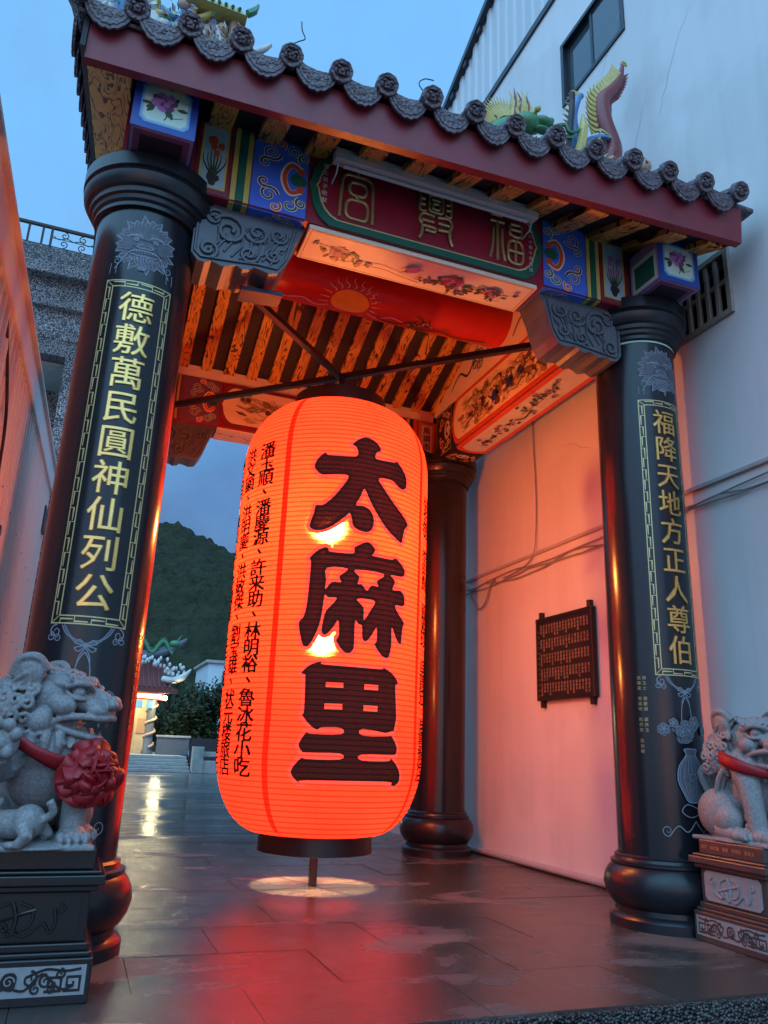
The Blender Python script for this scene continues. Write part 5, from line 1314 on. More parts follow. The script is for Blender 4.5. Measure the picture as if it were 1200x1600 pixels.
# unlit strip light under the eave, small flood lamp under the bracket
sl_=thing('strip_light','long white unlit strip light fixed in front of the red plaque','light fixture',(1.85,-.45,4.8))
b=MB(); b.hexa([(1.09,-.485,4.735),(2.63,-.485,4.735),(2.63,-.385,4.755),(1.09,-.385,4.755),(1.09,-.475,4.835),(2.63,-.475,4.835),(2.63,-.395,4.835),(1.09,-.395,4.835)]); b.obj('housing',M['white_metal'],sl_,bevel=.006)
for x in (1.12,2.60):
    b=MB(); b.tube([(x,-.44,4.74),(x,-.40,4.68),(x,-.285,4.68)],.006,6); b.obj('bracket_arm',M['white_metal'],sl_)
    b=MB(); b.tube([(x,-.42,4.835),(x,-.42,4.87)],.008,6); b.obj('stem',M['white_metal'],sl_)
b=MB(); b.tube([(1.16,-.43,4.728),(2.56,-.43,4.728)],.013,10); b.obj('tube',M['white_metal'],sl_,smooth=60)
fl=thing('flood_lamp','small flat dark blue lamp tucked under the left stone bracket','lamp',(.72,.0,3.9))
b=MB(); b.hexa([(.62,-.06,3.865),(.90,-.06,3.885),(.90,.10,3.885),(.62,.10,3.865),(.62,-.06,3.895),(.90,-.06,3.915),(.90,.10,3.915),(.62,.10,3.895)]); b.obj('housing',M['navy'],fl,bevel=.005)
boxo('mount',M['steel_dark'],fl,.74,.78,.0,.04,3.90,3.97)

# ================================================================== ROOF ORNAMENTS
def spikes(b,pts,nrm,L,r,m,sk=0,n=5):
    for i,p in enumerate(pts):
        p=Vector(p); q=Vector(nrm[i] if isinstance(nrm,list) else nrm); b.tube([p,p+q*L*.6+Vector((sk*L*.2,0,0)),p+q*L+Vector((sk*L*.6,0,0))],[r,r*.6,.002],n,m)
CM=[M['cer_green'],M['cer_red'],M['cer_yellow'],M['cer_blue'],M['cer_white'],M['cer_flesh'],M['ink']]
def ztop(y): return zf(y)+.16
# green dragon rearing its head
dg=thing('roof_dragon','green ceramic dragon with yellow flame mane rearing on the roof tiles','ornament',(2.85,.3,ztop(.3)))
b=MB(); body=smooth_pts([(1.6,.6,5.55),(1.9,.5,5.75),(2.2,.45,5.70),(2.45,.4,5.85),(2.62,.35,6.12),(2.80,.30,6.28),(2.95,.22,6.30)],n=5)
b.tube(body,[.08+.03*math.sin(k/len(body)*3.1) for k in range(len(body))],10,0); b.obj('body',CM,dg,smooth=60)
b=MB(); b.ell((2.98,.2,6.32),(.14,.10,.09),m=0); b.ell((3.10,.15,6.33),(.10,.07,.05),m=0); b.ell((3.09,.15,6.25),(.08,.05,.025),m=0); b.ell((3.17,.13,6.36),(.03,.03,.03),m=0)
for s in (-1,1): b.ell((3.02,.13+s*.03,6.41),(.03,.03,.03),m=2); b.tube([(2.94,.2+s*.04,6.38),(2.90,.2+s*.06,6.50),(2.95,.2+s*.06,6.60)],[.025,.016,.004],6,2)
b.tube(smooth_pts([(3.18,.13,6.30),(3.30,.12,6.36),(3.36,.12,6.30),(3.48,.12,6.38)],n=4),[.018]*12+[.004],5,0); b.tube(smooth_pts([(3.16,.13,6.24),(3.28,.12,6.22),(3.40,.12,6.26)],n=4),[.016]*8+[.004],5,0)
b.obj('head',CM,dg,smooth=60)
b=MB()
for k in range(24):
    a=math.pi*(.30+.75*k/23); c=Vector((2.86,.30,6.26)); p=c+Vector((.15*math.cos(a),.0,.17*math.sin(a))); b.tube([p,p+Vector((.10*math.cos(a),0,.11*math.sin(a))),p+Vector((.20*math.cos(a),.0,.21*math.sin(a)))],[.022,.014,.002],5,2)
b.ell((2.86,.33,6.30),(.20,.05,.21),m=1); 
for k in range(9):
    x=2.86+.022*k; b.tube([(x,.28,6.42),(x+.02,.27,6.58),(x-.02+.03*math.sin(k),.27,6.70+.05*math.sin(k*1.3))],[.026,.018,.002],5,1 if k%2 else 2)
b.obj('mane',CM,dg,smooth=60)
b=MB()
for i in range(4,len(body)-6,1):
    p=body[i]; b.tube([(p[0],p[1],p[2]+.07),(p[0]-.02,p[1],p[2]+.17)],[.022,.002],5,2)
b.obj('back_spines',CM,dg)
def whisk(pts,label):
    b=MB(); b.tube(smooth_pts(pts,n=6),.0055,5); tag(b.obj('dragon_whisker',M['cable_black'],smooth=60),label,'wire','curled wire whiskers on the roof')
def P3(pts,y,x0,z0): return [(x0+a,y,z0+c) for a,c in pts]
whisk(P3([(.12,-.75),(.13,-.35),(.06,-.12),(-.10,.05),(-.15,.20),(-.05,.32),(.01,.38),(-.02,.46),(-.03,.55)],.5,1.0,6.35),'longer wavy wire whisker above the left side of the roof')
whisk(P3([(.10,-.75),(.02,-.40),(-.10,-.22),(-.18,-.20),(-.16,-.16)],.5,1.0,6.42),'short wire whisker beside the longer left one')
whisk(P3([(-.08,-.75),(-.08,-.40),(.0,-.18),(.16,-.10),(.24,.05),(.22,.20),(.13,.32),(.18,.40),(.27,.42)],.5,1.93,6.35),'longer wavy wire whisker near the middle of the roof')
whisk(P3([(-.08,-.75),(-.06,-.44),(.06,-.32),(.18,-.28),(.15,-.20),(.0,-.17),(-.03,-.10),(.02,-.05)],.5,1.93,6.42),'short looping wire whisker near the middle of the roof')
# red dragon-fish tail
fx=thing('roof_phoenix','red fin-tailed ceramic beast with yellow serrated crest at the right roof end','ornament',(3.85,.3,ztop(.3)))
tp_=smooth_pts([(3.88,.3,5.75),(3.90,.3,6.25),(3.93,.3,6.48),(3.86,.3,6.75),(3.86,.3,7.0),(3.98,.3,7.18),(4.08,.3,7.36),(4.13,.3,7.55)],n=5)
n=len(tp_); b=MB(); b.tube(tp_,[(.105*(1-(k/n)**1.6)+.012) for k in range(n)],10,1); b.obj('tail',CM,fx,smooth=60)
b=MB()
for k in range(4,n-4):
    p=Vector(tp_[k]); t=(Vector(tp_[k+1])-Vector(tp_[k-1])).normalized(); s=Vector((-t.z,0,t.x)); r=.105*(1-(k/n)**1.6)
    b.tube([p+s*r*.8,p+s*(r+.06)+t*.03,p+s*(r+.10)+t*.09],[.03,.02,.003],5,2)
    if k>n*.45: b.tube([p-s*r*.8,p-s*(r+.03)+t*.04,p-s*(r+.05)+t*.10],[.024,.016,.003],5,1)
for k in range(16):
    a=k/15*5.0; b.ell((4.14+.035*math.cos(a)*(1-k/22),.3,7.57+.035*math.sin(a)*(1-k/22)),(.014,.014,.014),nu=6,nv=4,m=2)
b.obj('crest',CM,fx,smooth=60)
b=MB(); cr_=smooth_pts([(3.66,.25,6.1),(3.52,.25,6.35),(3.48,.25,6.6),(3.55,.25,6.86),(3.60,.25,6.92)],n=4)
b.tube(cr_,[.07*(1-k/len(cr_)*.7) for k in range(len(cr_))],8,3)
for k in range(2,len(cr_)-1): b.tube([cr_[k],(cr_[k][0]-.10,.25,cr_[k][2]+.03)],[.025,.003],5,2)
for k in range(4):
    q=smooth_pts([(3.52+.05*k,.22,6.18),(3.60+.04*k,.20,6.36+.03*k),(3.74,.20,6.46+.02*k),(3.86,.22,6.50)],n=4); b.tube(q,.026,6,(3,4,6,2)[k])
b.obj('wing',CM,fx,smooth=60)
b=MB(); q=smooth_pts([(3.42,.2,6.08),(3.5,.2,6.15),(3.7,.2,6.16),(3.95,.2,6.12),(4.0,.2,6.2)],n=4); b.tube(q,.05,8,2); b.tube([(p[0],p[1],p[2]-.07) for p in q],.04,8,6); b.obj('scroll_base',CM,fx,smooth=60)
for i,(x,z,s,l) in enumerate(((3.62,5.86,1.0,'white ceramic cloud figure below the red tail'),(3.86,5.93,.9,'dark haired ceramic warrior beside the red tail'),(4.10,5.95,1.1,'green hatted ceramic warrior figurine by the white wall'))):
    f=thing('figurine',l,'figurine',(x,.1,z-.2),'ceramic figurines on the right roof end')
    b=MB(); b.tube([(x,.1,z-.25),(x,.1,z+.02),(x,.1,z+.10*s)],[.09*s,.10*s,.05*s],10,(4,5,0)[i]); b.obj('robe',CM,f,smooth=60)
    b=MB(); b.ell((x,.06,z+.17*s),(.055*s,.055*s,.065*s),m=(4,5,5)[i]); b.ell((x,.09,z+.21*s),(.06*s,.06*s,.05*s),m=(3,6,0)[i])
    if i==2:
        for k in range(7): b.tube([(x-.06+.02*k,.08,z+.22),(x-.08+.027*k,.08,z+.34-.02*abs(k-3))],[.02,.003],5,0)
    b.obj('head',CM,f,smooth=60)
    b=MB()
    for sx in (-1,1): b.tube(smooth_pts([(x+sx*.06,.1,z+.06),(x+sx*.15*s,.06,z+.0),(x+sx*.22*s,.03,z+.07+.05*sx)],n=3),[.035,.032,.03,.028,.026,.024,.02],7,(4,3,5)[i])
    for k in range(5): b.ell((x-.1+.05*k,.06,z-.05+.03*math.sin(k*2)),(.045,.04,.04),m=(3,4,0,2,4)[k],nu=8,nv=6)
    b.obj('arms',CM,f,smooth=60)
b=MB(); b.tube(smooth_pts([(3.30,.15,5.9),(3.36,.15,6.2),(3.40,.15,6.5),(3.42,.15,6.78)],n=4),[.03]*13,6,6); b.tube(smooth_pts([(3.34,.12,5.8),(3.44,.12,6.1),(3.50,.12,6.35),(3.50,.12,6.55)],n=4),[.045]*10+[.03,.02,.01],6,2)
tag(b.obj('roof_scroll',CM,smooth=60),'upright dark and yellow ceramic scroll between the dragon and red tail','ornament')
b=MB(); b.ell((4.02,-.25,5.36),(.10,.06,.05),m=2); b.ell((4.14,-.28,5.32),(.08,.05,.04),m=0); tag(b.obj('leaf_ornament',CM,smooth=60),'small yellow green ceramic leaf low on the right tiles','ornament')
# yellow mane tufts showing over the tiles
for i,(x,z,nk,l) in enumerate(((.62,6.02,10,'fan of pale yellow ceramic spikes above the fourth round tile'),(1.40,6.05,4,'small yellow ceramic flame tip above the middle tiles'),(2.35,6.05,9,'fan of yellow ceramic spikes left of the green dragon'))):
    b=MB()
    for k in range(nk):
        xx=x-.16+.32*k/max(1,nk-1); b.tube([(xx,.3,z-.35),(xx+.01,.3,z),(xx+.04,.3,z+.13+.05*math.sin(k*1.1))],[.03,.02,.002],5,2 if k%2 else 4)
    b.ell((x,.32,z-.2),(.22,.05,.25),m=1 if i!=1 else 2)
    tag(b.obj('mane_crest',CM,smooth=60),l,'ornament')
# left cluster: little ceramic pavilion and fighting figures
pv=thing('roof_pavilion','little ceramic pavilion eave above the third round tile at the left','ornament',(.24,.15,5.6))
b=MB(); b.hexa([(.02,-.08,6.12),(.46,-.08,6.10),(.46,.3,6.10),(.02,.3,6.12),(.08,-.02,6.22),(.40,-.02,6.21),(.40,.24,6.21),(.08,.24,6.22)],2)
b.tube(smooth_pts([(.46,-.08,6.12),(.50,-.08,6.16),(.53,-.08,6.24)],n=3),[.03]*4+[.02,.015,.008],6,0)
for k in range(8): b.tube([(.05+.05*k,-.09,6.13),(.08+.045*k,.0,6.22)],.014,5,0)
b.obj('eave',CM,pv,smooth=50)
b=MB()
for x in (.08,.38): b.tube([(x,.02,5.5),(x,.02,6.1)],.03,8,5)
b.box(.06,.42,.05,.25,5.5,6.1,4); b.obj('walls',CM,pv,smooth=40)
fl_=[(-.40,5.92,3,4,'pale blue ceramic cloud figure at the left roof corner'),(-.18,6.0,4,3,'white ceramic figure with raised arm above the left tiles'),(.02,5.98,3,2,'blue robed ceramic figure left of the pavilion'),(.30,5.86,4,5,'white legged ceramic figure below the pavilion eave'),(.46,5.86,5,4,'small pale ceramic figure right of the pavilion')]
for i,(x,z,c1,c2,l) in enumerate(fl_):
    f=thing('figurine',l,'figurine',(x,.05,z-.4),'ceramic figurines on the left roof end')
    b=MB(); b.tube([(x,.05,z-.45),(x,.05,z-.1),(x,.05,z+.08)],[.09,.085,.04],9,c1); b.obj('robe',CM,f,smooth=60)
    b=MB(); b.ell((x,.02,z+.14),(.045,.045,.055),m=5); b.ell((x,.04,z+.18),(.05,.05,.035),m=6); b.obj('head',CM,f,smooth=60)
    b=MB()
    for sx in (-1,1): b.tube(smooth_pts([(x+sx*.05,.05,z+.04),(x+sx*.14,.02,z+.02+.06*sx*((-1)**i)),(x+sx*.20,.0,z+.14*((sx+i)%2))],n=3),[.03,.03,.028,.026,.024,.02,.015],7,c2)
    for k in range(6): b.ell((x-.12+.05*k,.0,z-.12+.05*math.sin(k*2.2+i)),(.05,.035,.04),m=(3,4,0,3,2,4)[(k+i)%6],nu=8,nv=6)
    b.obj('arms',CM,f,smooth=60)

def shards(lo,hi,n,seed,parent):
    rr=random.Random(seed); b=MB()
    for k in range(n):
        p=Vector([rr.uniform(lo[i],hi[i]) for i in range(3)]); u=Vector((rr.gauss(0,1),rr.gauss(0,.6),rr.gauss(.3,1))).normalized(); v=u.orthogonal().normalized(); w_=u.cross(v); L=rr.uniform(.02,.055); q=L*rr.uniform(.25,.5)
        b.add([p-u*L*.4,p+v*q,p+w_*q*.5,p-v*q,p+u*L],[(0,1,2),(0,2,3),(4,2,1),(4,3,2),(0,3,1),(4,1,3)],rr.choice((0,0,1,2,2,3,3,4,4,4,5)))
    o=b.obj('ceramic_shards',CM,parent); o['kind']='stuff'; return o
shards((-.5,-.10,5.62),(.44,.12,6.02),480,1,pv); shards((3.42,.0,5.65),(4.15,.2,6.16),520,2,fx); shards((2.55,.15,5.9),(3.1,.3,6.25),130,3,dg)
# ================================================================== PEDESTALS AND LIONS
def pedestal(name,label,x0,x1,y0,y1,mat,panel,txtface,face):
    t=thing(name,label,'pedestal',((x0+x1)/2,(y0+y1)/2,0))
    def ring(z0,z1,e,nm,m=mat,bv=.006): return boxo(nm,m,t,x0-e,x1+e,y0-e,y1+e,z0,z1,bevel=bv)
    bs=ring(0,.165,0,'plinth'); ring(.165,.185,-.012,'plinth_moulding'); ring(.185,.215,-.025,'plinth_moulding')
    bd=ring(.215,.405,-.04,'body'); ring(.405,.430,-.015,'cornice'); ring(.430,.470,.008,'cornice'); ring(.470,.485,-.01,'cornice'); top=ring(.485,.565,-.04,'top_slab')
    if face=='-y': mp=plane((0,y0,0),(1,0,0),(0,0,1)); a,c=x0,x1
    else: mp=plane((x0,0,0),(0,-1,0),(0,0,1)); a,c=-y1,-y0
    # inlaid scroll frieze on the plinth
    d=D2(.0002); d.rect(a+.02,c-.02,.035,.142,1); u=a+.035; w_=c-a-.07
    for s0,dr in ((a+.04,1),(c-.04,-1)):
        for k in range(2):
            q=s0+dr*.07*k; d.stroke([(q+dr*.06,.052),(q+dr*.0,.052),(q,.10),(q+dr*.048,.10),(q+dr*.048,.07),(q+dr*.024,.07),(q+dr*.024,.085)],.010,0)
        d.stroke([(s0,.128),(s0+dr*.06,.122),(s0+dr*.13,.13),(s0+dr*.2,.105)],.010,0,sm=4)
    m=(a+c)/2
    for sx in (-1,1):
        for k,(ux,vz,r_) in enumerate(((.075,.098,.030),(.135,.088,.026),(.185,.112,.020),(.10,.062,.020),(.155,.060,.016))): d.curl(m+sx*ux,vz,r_,1.5,1.35,.010,0,sx*(1 if k%2 else -1))
        d.stroke([(m,.075),(m+sx*.06,.06),(m+sx*.12,.115),(m+sx*.19,.06),(m+sx*.24,.07)],.009,0,sm=4)
    d.blob(m,.092,.030,.034,0,seed=1,j=.1); d.curl(m,.092,.022,0,1.3,.005,1)
    d.build('scroll_frieze',mp,[mat,M['ped_pale']],bs,off=.0015)
    # carved panel on the body
    mp2=plane((0,y0+.04,0),(1,0,0),(0,0,1)) if face=='-y' else plane((x0+.04,0,0),(0,-1,0),(0,0,1))
    A,Cc=a+.075,c-.075; z0,z1=.228,.394; k=.02
    b=MB(); b.prism([(A+k,z0),(Cc-k,z0),(Cc,z0+k),(Cc,z1-k),(Cc-k,z1),(A+k,z1),(A,z1-k),(A,z0+k)],mp2,.0005,.008); pn=b.obj('carved_panel',panel,bd)
    b=MB(); m=(A+Cc)/2; h=(z0+z1)/2
    def tb(pts,r): b.tube([mp2(u,v,.009) for u,v in smooth_pts(pts,n=4)],r,6)
    tb([(m-.11,h-.02),(m+.06,h+.03)],.008)
    for sx in (-1,1):
        tb([(m-.02,h-.05),(m+sx*.06-.02,h-.03),(m+sx*.07-.02,h+.03),(m+sx*.02-.02,h+.055)],.007); tb([(m-.02,h-.05),(m+.03*sx,h-.065),(m+.07*sx+.02,h-.02),(m+.10*sx+.02,h-.055),(m+.14*sx,h-.02),(m+.13*sx,h+.03)],.007)
        tb([(m+sx*.15,h+.05),(m+sx*.17,h+.03),(m+sx*.15,h+.015),(m+sx*.14,h+.035)],.006)
    tb([(m-.02,h-.06),(m-.01,h),(m-.03,h+.06)],.009)
    b.obj('carved_relief',panel,pn,smooth=60)
    if txtface:
        mp3=plane((x0+.04,0,0),(0,-1,0),(0,0,1)); d=D2(0)
        for k,ch in enumerate('弟子 林文雄 敬獻 吳明宗 張美玉'):
            if ch!=' ': d.text(ch,-y1+.075+k*.0245,.525,.024,0,.01)
        d.build('gilt_lettering',mp3,M['gold_dull'],top,off=.001)
    return t
pedestal('lion_pedestal','black stone pedestal with pale scroll frieze at the left edge',-.40,.205,-.87,-.385,M['stone_ped'],M['stone_ped'],False,'-y')
pedestal('lion_pedestal','reddish stone pedestal with carved sword panel beside the right column',3.66,4.22,-.97,-.385,M['ped_brown'],M['ped_pale'],True,'-x')

_ell0=MB.ell
def _fine(self,c,r,rot=None,nu=26,nv=17,m=0): _ell0(self,c,r,rot,nu,nv,m)
MB.ell=_fine
def bake(mb,name,mat,voxel,parent,smooth_it=2,Mx=None):
    me=mb.mesh(name,mat); o=bpy.data.objects.new(name,me); COL.objects.link(o)
    r=o.modifiers.new('r','REMESH'); r.mode='VOXEL'; r.voxel_size=voxel
    s=o.modifiers.new('s','SMOOTH'); s.iterations=smooth_it; s.factor=.5
    dg=bpy.context.evaluated_depsgraph_get(); dg.update(); m2=bpy.data.meshes.new_from_object(o.evaluated_get(dg))
    o.modifiers.clear(); o.data=m2; bpy.data.meshes.remove(me)
    m2.materials.clear(); m2.materials.append(mat)
    m2.polygons.foreach_set('use_smooth',[True]*len(m2.polygons))
    if Mx is not None: m2.transform(Mx)
    adopt(o,parent); return o
def E3(x=0,y=0,z=0): 
    from mathutils import Euler
    return Euler((x,y,z))
def spiral3(b,c,n,r,rad,turns=1.6,sg=1,a0=0):
    c=Vector(c); n=Vector(n).normalized(); u=n.orthogonal().normalized(); v=n.cross(u); q=[]
    for k in range(22):
        t=k/21; a=a0+sg*t*turns*2*math.pi; q.append(c+(u*math.cos(a)+v*math.sin(a))*r*(1-.85*t)+n*(.35*r*t))
    b.tube(q,[rad*(1-.3*k/21) for k in range(22)],6)
def head_parts(b,Hm,sc,open_=1.0):
    """guardian lion head facing -y, origin at skull centre; Hm maps to lion space"""
    def e(c,r,rx=0,ry=0,rz=0):
        Rm=Hm.to_3x3()@E3(rx,ry,rz).to_matrix(); b.ell(Hm@(Vector(c)*sc),[q*sc for q in r],Rm)
    def t(pts,rad):
        P=smooth_pts(pts,n=4); n=len(P)
        b.tube([Hm@(Vector(p)*sc) for p in P],[rad*sc]*n if not hasattr(rad,'__len__') else [(rad[0]+(rad[1]-rad[0])*k/(n-1))*sc for k in range(n)],8)
    def sp(c,n,r,rad,tn=1.5,sg=1): spiral3(b,Hm@(Vector(c)*sc),Hm.to_3x3()@Vector(n),r*sc,rad*sc,tn,sg)
    e((0,.03,.015),(.135,.145,.115)); e((0,-.03,.075),(.12,.10,.05)); e((0,.10,-.03),(.15,.10,.14)); e((0,-.02,-.07),(.105,.055,.09))
    e((0,-.15,.012),(.092,.11,.052),.10); e((0,-.215,-.004),(.082,.055,.042))                   # muzzle
    e((0,-.262,.034),(.052,.032,.032)); e((0,-.20,.052),(.035,.07,.028),.35)                      # nose and bridge
    e((0,-.115,-.150),(.082,.120,.032),.10); e((0,-.205,-.158),(.060,.040,.034))                  # jaw and chin
    e((0,-.12,-.112),(.048,.085,.014),.06)                                                        # tongue
    for s in (-1,1):
        e((s*.036,-.272,.022),(.028,.022,.022)); e((s*.064,-.215,-.012),(.038,.048,.034)); e((s*.108,-.075,-.015),(.046,.060,.046)); e((s*.118,.0,-.095),(.050,.055,.060))
        e((s*.086,-.122,.052),(.031,.030,.028)); e((s*.100,-.134,.052),(.017,.019,.017))         # eye
        t([(s*.058,-.160,.045),(s*.100,-.155,.024),(s*.122,-.112,.028),(s*.120,-.075,.048)],.009); t([(s*.045,-.165,.072),(s*.090,-.160,.090),(s*.122,-.12,.088),(s*.126,-.07,.066)],.015)
        for k in range(5): sp((s*(.028+.026*k),-.150+.016*k,.108+.004*math.sin(k)),(s*.15,-.8,.6),.024,.0085,1.3,s)
        e((s*.150,.095,.085),(.028,.066,.072),.2,s*.25,0); t([(s*.13,.03,.12),(s*.168,.075,.168),(s*.168,.145,.145),(s*.15,.17,.07)],(.024,.016)); t([(s*.165,.065,.105),(s*.176,.105,.085),(s*.165,.145,.045)],.011)
        t([(s*.012,-.272,-.032),(s*.068,-.250,-.042),(s*.098,-.17,-.048),(s*.112,-.085,-.070),(s*.105,-.050,-.105)],(.018,.016))     # upper lip
        t([(s*.012,-.240,-.130),(s*.062,-.215,-.130),(s*.088,-.14,-.122),(s*.104,-.07,-.108)],.015)                                     # lower lip
        t([(s*.060,-.235,-.045),(s*.060,-.238,-.085)],(.012,.003)); t([(s*.052,-.215,-.125),(s*.054,-.22,-.095)],(.010,.003))          # fangs
        for k in range(4): e((s*(.014+.014*k),-.248+.004*k,-.052),(.0075,.008,.013))
        for k in range(3): sp((s*(.03+.03*k),-.20+.045*k,-.190),(s*.3,-.6,-.7),.030,.011,1.5,s)
        # mane curls behind cheek and ear, in rows
        for row in range(4):
            for k in range(5):
                aa=-.5+.42*k+.2*(row%2); y=.06+.048*row; rr_=.165+.012*row
                sp((s*rr_*math.cos(aa*.9),y,-.02+.16*math.sin(aa)-.03*row),(s*math.cos(aa),-.15,math.sin(aa)),.036,.0125,1.5,s if (k+row)%2 else -s)
        for k in range(4): sp((s*.125,-.02+.05*k,-.165),(s*.8,-.4,-.5),.038,.0125,1.4,-s)
    for s in (-1,0,1):
        for k in range(6): sp((s*.058+.01*(k%2),-.06+.042*k,.126-.004*k),(s*.5,-.1,1),.034,.012,1.4,1 if (k+s)%2 else -1)
def paw(b,c,f,s,lift=0):
    c=Vector(c); f=Vector(f).normalized(); side=Vector((-f.y,f.x,0))
    b.ell(c,(.062*s,.062*s,.042*s))
    for k in range(4):
        q=c+f*.052*s+side*(k-1.5)*.030*s; b.ell(q,(.020*s,.026*s,.024*s)); b.ell(q+f*.022*s-Vector((0,0,.012*s)),(.010*s,.012*s,.010*s))
def lion_body(b,raise_side=0):
    b.ell((0,.11,.20),(.155,.17,.16)); b.ell((0,-.02,.30),(.15,.14,.19),E3(.35)); b.ell((0,-.07,.37),(.145,.11,.13))
    for s in (-1,1):
        b.ell((s*.145,.13,.15),(.085,.145,.135)); b.ell((s*.165,.04,.12),(.065,.10,.085)); b.tube([(s*.17,.10,.06),(s*.175,-.02,.045)],[.05,.048],18); paw(b,(s*.175,-.06,.042),(0,-1,0),1)
        b.ell((s*.125,-.07,.37),(.07,.075,.10))
        if raise_side==-2 and s<0:
            b.tube(smooth_pts([(-.12,-.08,.36),(-.19,-.15,.30),(-.20,-.24,.36)],n=3),[.07]*3+[.062,.058,.056,.055],10); b.ell((-.20,-.255,.40),(.075,.045,.075))
            for (px,pz) in ((-.055,.045),(-.02,.075),(.025,.07),(.055,.035),(.0,-.005),(-.03,-.03),(.03,-.035)): b.ell((-.20+px,-.292,.40+pz),(.026,.022,.026))
        elif s!=raise_side:
            b.tube([(s*.125,-.09,.34),(s*.135,-.125,.20),(s*.13,-.145,.06)],[.068,.056,.050],20); paw(b,(s*.13,-.175,.042),(0,-1,0),1.05)
            for k in range(4): spiral3(b,(s*.16,-.09,.09+.055*k),(s,.6,0),.022,.008,1.3,s)
        else:
            b.tube([(s*.13,-.09,.34),(s*.15,-.19,.26),(s*.155,-.24,.20)],[.066,.055,.050],20); paw(b,(s*.155,-.25,.18),(0,-1,-.2),1.1); b.ell((s*.155,-.225,.085),(.085,.085,.085))
        for k in range(3): b.tube(smooth_pts([(s*(.05+.04*k),.02,.44),(s*(.10+.04*k),.06,.36),(s*(.12+.03*k),.10,.26)],n=4),.016,6)
    # mane bib and back locks
    for k in range(14):
        a=-2.2+4.4*k/13; b.tube(smooth_pts([(.15*math.sin(a),-.02-.13*math.cos(a),.47),(.17*math.sin(a),-.02-.16*math.cos(a),.41),(.16*math.sin(a),-.02-.15*math.cos(a),.35)],n=3),[.024]*3+[.022,.019,.016,.010],6)
    # tail
    b.tube(smooth_pts([(0,.25,.12),(.0,.31,.20),(.0,.30,.30)],n=3),.035,8)
    for k in range(5): b.tube(smooth_pts([(-.06+.03*k,.29,.26),(-.09+.045*k,.31,.36),(-.07+.035*k,.27,.46-.02*abs(k-2))],n=3),[.030]*4+[.026,.02,.008],6)
    # rock base
    b.ell((0,0,.008),(.235,.30,.028)); b.box(-.215,.215,-.27,.29,-.004,.018)
def lion(name,label,loc,rotz,scale,headyaw,headpitch,raise_side,hz=.545,hs=1.0):
    t=thing(name,label,'statue',loc); b=MB(); lion_body(b,raise_side)
    Hm=Matrix.Translation((0,-.055,hz))@Matrix.Rotation(headyaw,4,'Z')@Matrix.Rotation(headpitch,4,'X')
    b.ell((0,-.03,.47),(.13,.13,.10)); head_parts(b,Hm,hs,1.35)
    if name=='lion_statue' and raise_side:
        pass
    Mx=Matrix.Translation(loc)@Matrix.Rotation(rotz,4,'Z')@Matrix.Scale(scale,4)
    o=bake(b,'carved_body',M['stone_lion'],.0046,t,1,Mx); return t,Mx
tL,ML=lion('lion_statue','grey stone guardian lion with big ear at the left, head turned right',(-.095,-.63,.566),0.10,1.03,R(66),R(8),-2,.585,.95)
# cub at its feet
cub=MB(); cub.ell((0,0,.075),(.055,.10,.05)); cub.ell((0,.06,.085),(.062,.06,.06)); cub.tube(smooth_pts([(0,.11,.09),(0,.15,.12),(.02,.14,.16)],n=3),.016,6); cub.ell((.0,-.10,.10),(.05,.05,.045))
for s in (-1,1): cub.tube([(s*.045,-.06,.07),(s*.06,-.12,.02)],[.026,.022],7); cub.tube([(s*.045,.07,.07),(s*.068,.10,.04),(s*.070,.07,.012)],[.034,.026,.020],7); cub.ell((s*.070,.05,.012),(.022,.03,.014)); cub.ell((s*.04,-.08,.145),(.014,.012,.018)); cub.ell((s*.062,-.135,.014),(.022,.028,.015))
bake(cub,'cub',M['stone_lion'],.006,tL,1,Matrix.Translation((-.18,-.82,.574))@Matrix.Rotation(R(-118),4,'Z')@Matrix.Scale(1.15,4))
tR,MR=lion('lion_statue','grey stone guardian lion at the right edge facing the street',(3.94,-.665,.566),0.0,1.06,R(-10),R(2),1,.545)

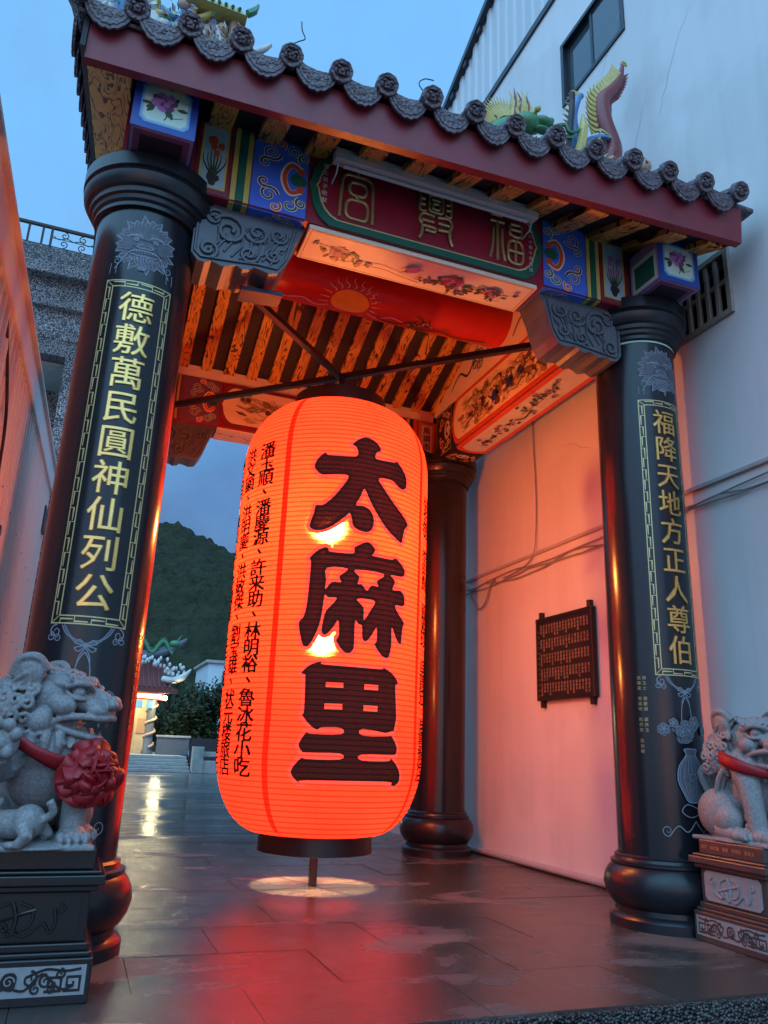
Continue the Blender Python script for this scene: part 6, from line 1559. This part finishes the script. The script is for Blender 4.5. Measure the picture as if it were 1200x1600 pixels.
def ribbon(label_r,Mx,label_b,rc,rn,rs,seed,ring_c,ring_r,ring_tilt):
    rt_=thing('red_ribbon',label_b,'ribbon',tuple((Mx@Vector(rc))),'red cloth bows on the lions')
    # band round the neck
    vs=[];fs=[];n=48; rr=random.Random(seed)
    for k in range(n):
        a=2*math.pi*k/n
        for j,(dz,dr) in enumerate(((.032,0),(.012,.007),(-.010,.007),(-.032,.0))):
            rx=ring_r[0]+dr+.003*math.sin(a*5+j*2); ry=ring_r[1]+dr; p=Vector((rx*math.sin(a),-ry*math.cos(a),dz+.006*math.sin(a*3+j)))
            p=Matrix.Rotation(ring_tilt[0],3,'X')@Matrix.Rotation(ring_tilt[1],3,'Y')@p; vs.append(Mx@(p+Vector(ring_c)))
    for k in range(n):
        for j in range(3): k2=(k+1)%n; fs.append((k*4+j,k2*4+j,k2*4+j+1,k*4+j+1))
    b=MB(); b.add(vs,fs); o=b.obj('neck_band',M['red_cloth'],rt_,smooth=180); s_=o.modifiers.new('t','SOLIDIFY'); s_.thickness=.004
    # rosette of gathered cloth
    c=Vector(rc); nn=Vector(rn).normalized(); u=nn.orthogonal().normalized(); v=nn.cross(u); b=MB()
    for layer,(cnt,r0,h) in enumerate(((12,1.0,.08),(10,.82,.32),(8,.60,.52),(5,.36,.66),(3,.15,.74))):
        for k in range(cnt):
            a=2*math.pi*k/cnt+layer*.5+rr.uniform(-.15,.15); rad=rs*r0*rr.uniform(.9,1.08); wd=rs*.44*rr.uniform(.85,1.2)
            dr=(u*math.cos(a)+v*math.sin(a)); tn=(-u*math.sin(a)+v*math.cos(a)); vs=[]; N,Q=7,5
            ph=rr.uniform(0,6)
            for i in range(N):
                t=i/(N-1)
                for j in range(Q):
                    q=-1+2*j/(Q-1); wv=math.sin(q*3.0+ph+t*2)*.24*rs*t
                    bell=math.sin(t*math.pi*.62)
                    p=c+dr*(rad*(.25+.75*t)-.10*rs*q*q*t)+tn*(wd*q*(.35+.75*t))+nn*(rs*h*(.5+.55*bell)+wv-.30*rs*(t**3)+.10*rs*math.cos(q*2.2))
                    p=p+noise.noise_vector(p*26+Vector((seed,layer,k)))*.10*rs; vs.append(Mx@p)
            b.add(vs,[(i*Q+j,i*Q+j+1,(i+1)*Q+j+1,(i+1)*Q+j) for i in range(N-1) for j in range(Q-1)])
    b.ell(Mx@(c-nn*rs*.05),(rs*.70,rs*.70,rs*.40))
    o=b.obj('rosette',M['red_cloth'],rt_,smooth=180); s_=o.modifiers.new('t','SOLIDIFY'); s_.thickness=.0035
    sb=o.modifiers.new('sub','SUBSURF'); sb.levels=1; sb.render_levels=1
    return rt_
ribbon('',ML,'big crumpled red rosette and sash on the left stone lion',(.170,-.22,.285),(.25,-1,.08),.142,3,(.0,-.04,.415),(.212,.20),(.38,.40))
ribbon('',MR,'red neck sash and bow on the right stone lion',(.03,-.275,.34),(0,-1,-.1),.11,5,(0,-.045,.42),(.212,.20),(.30,.06))
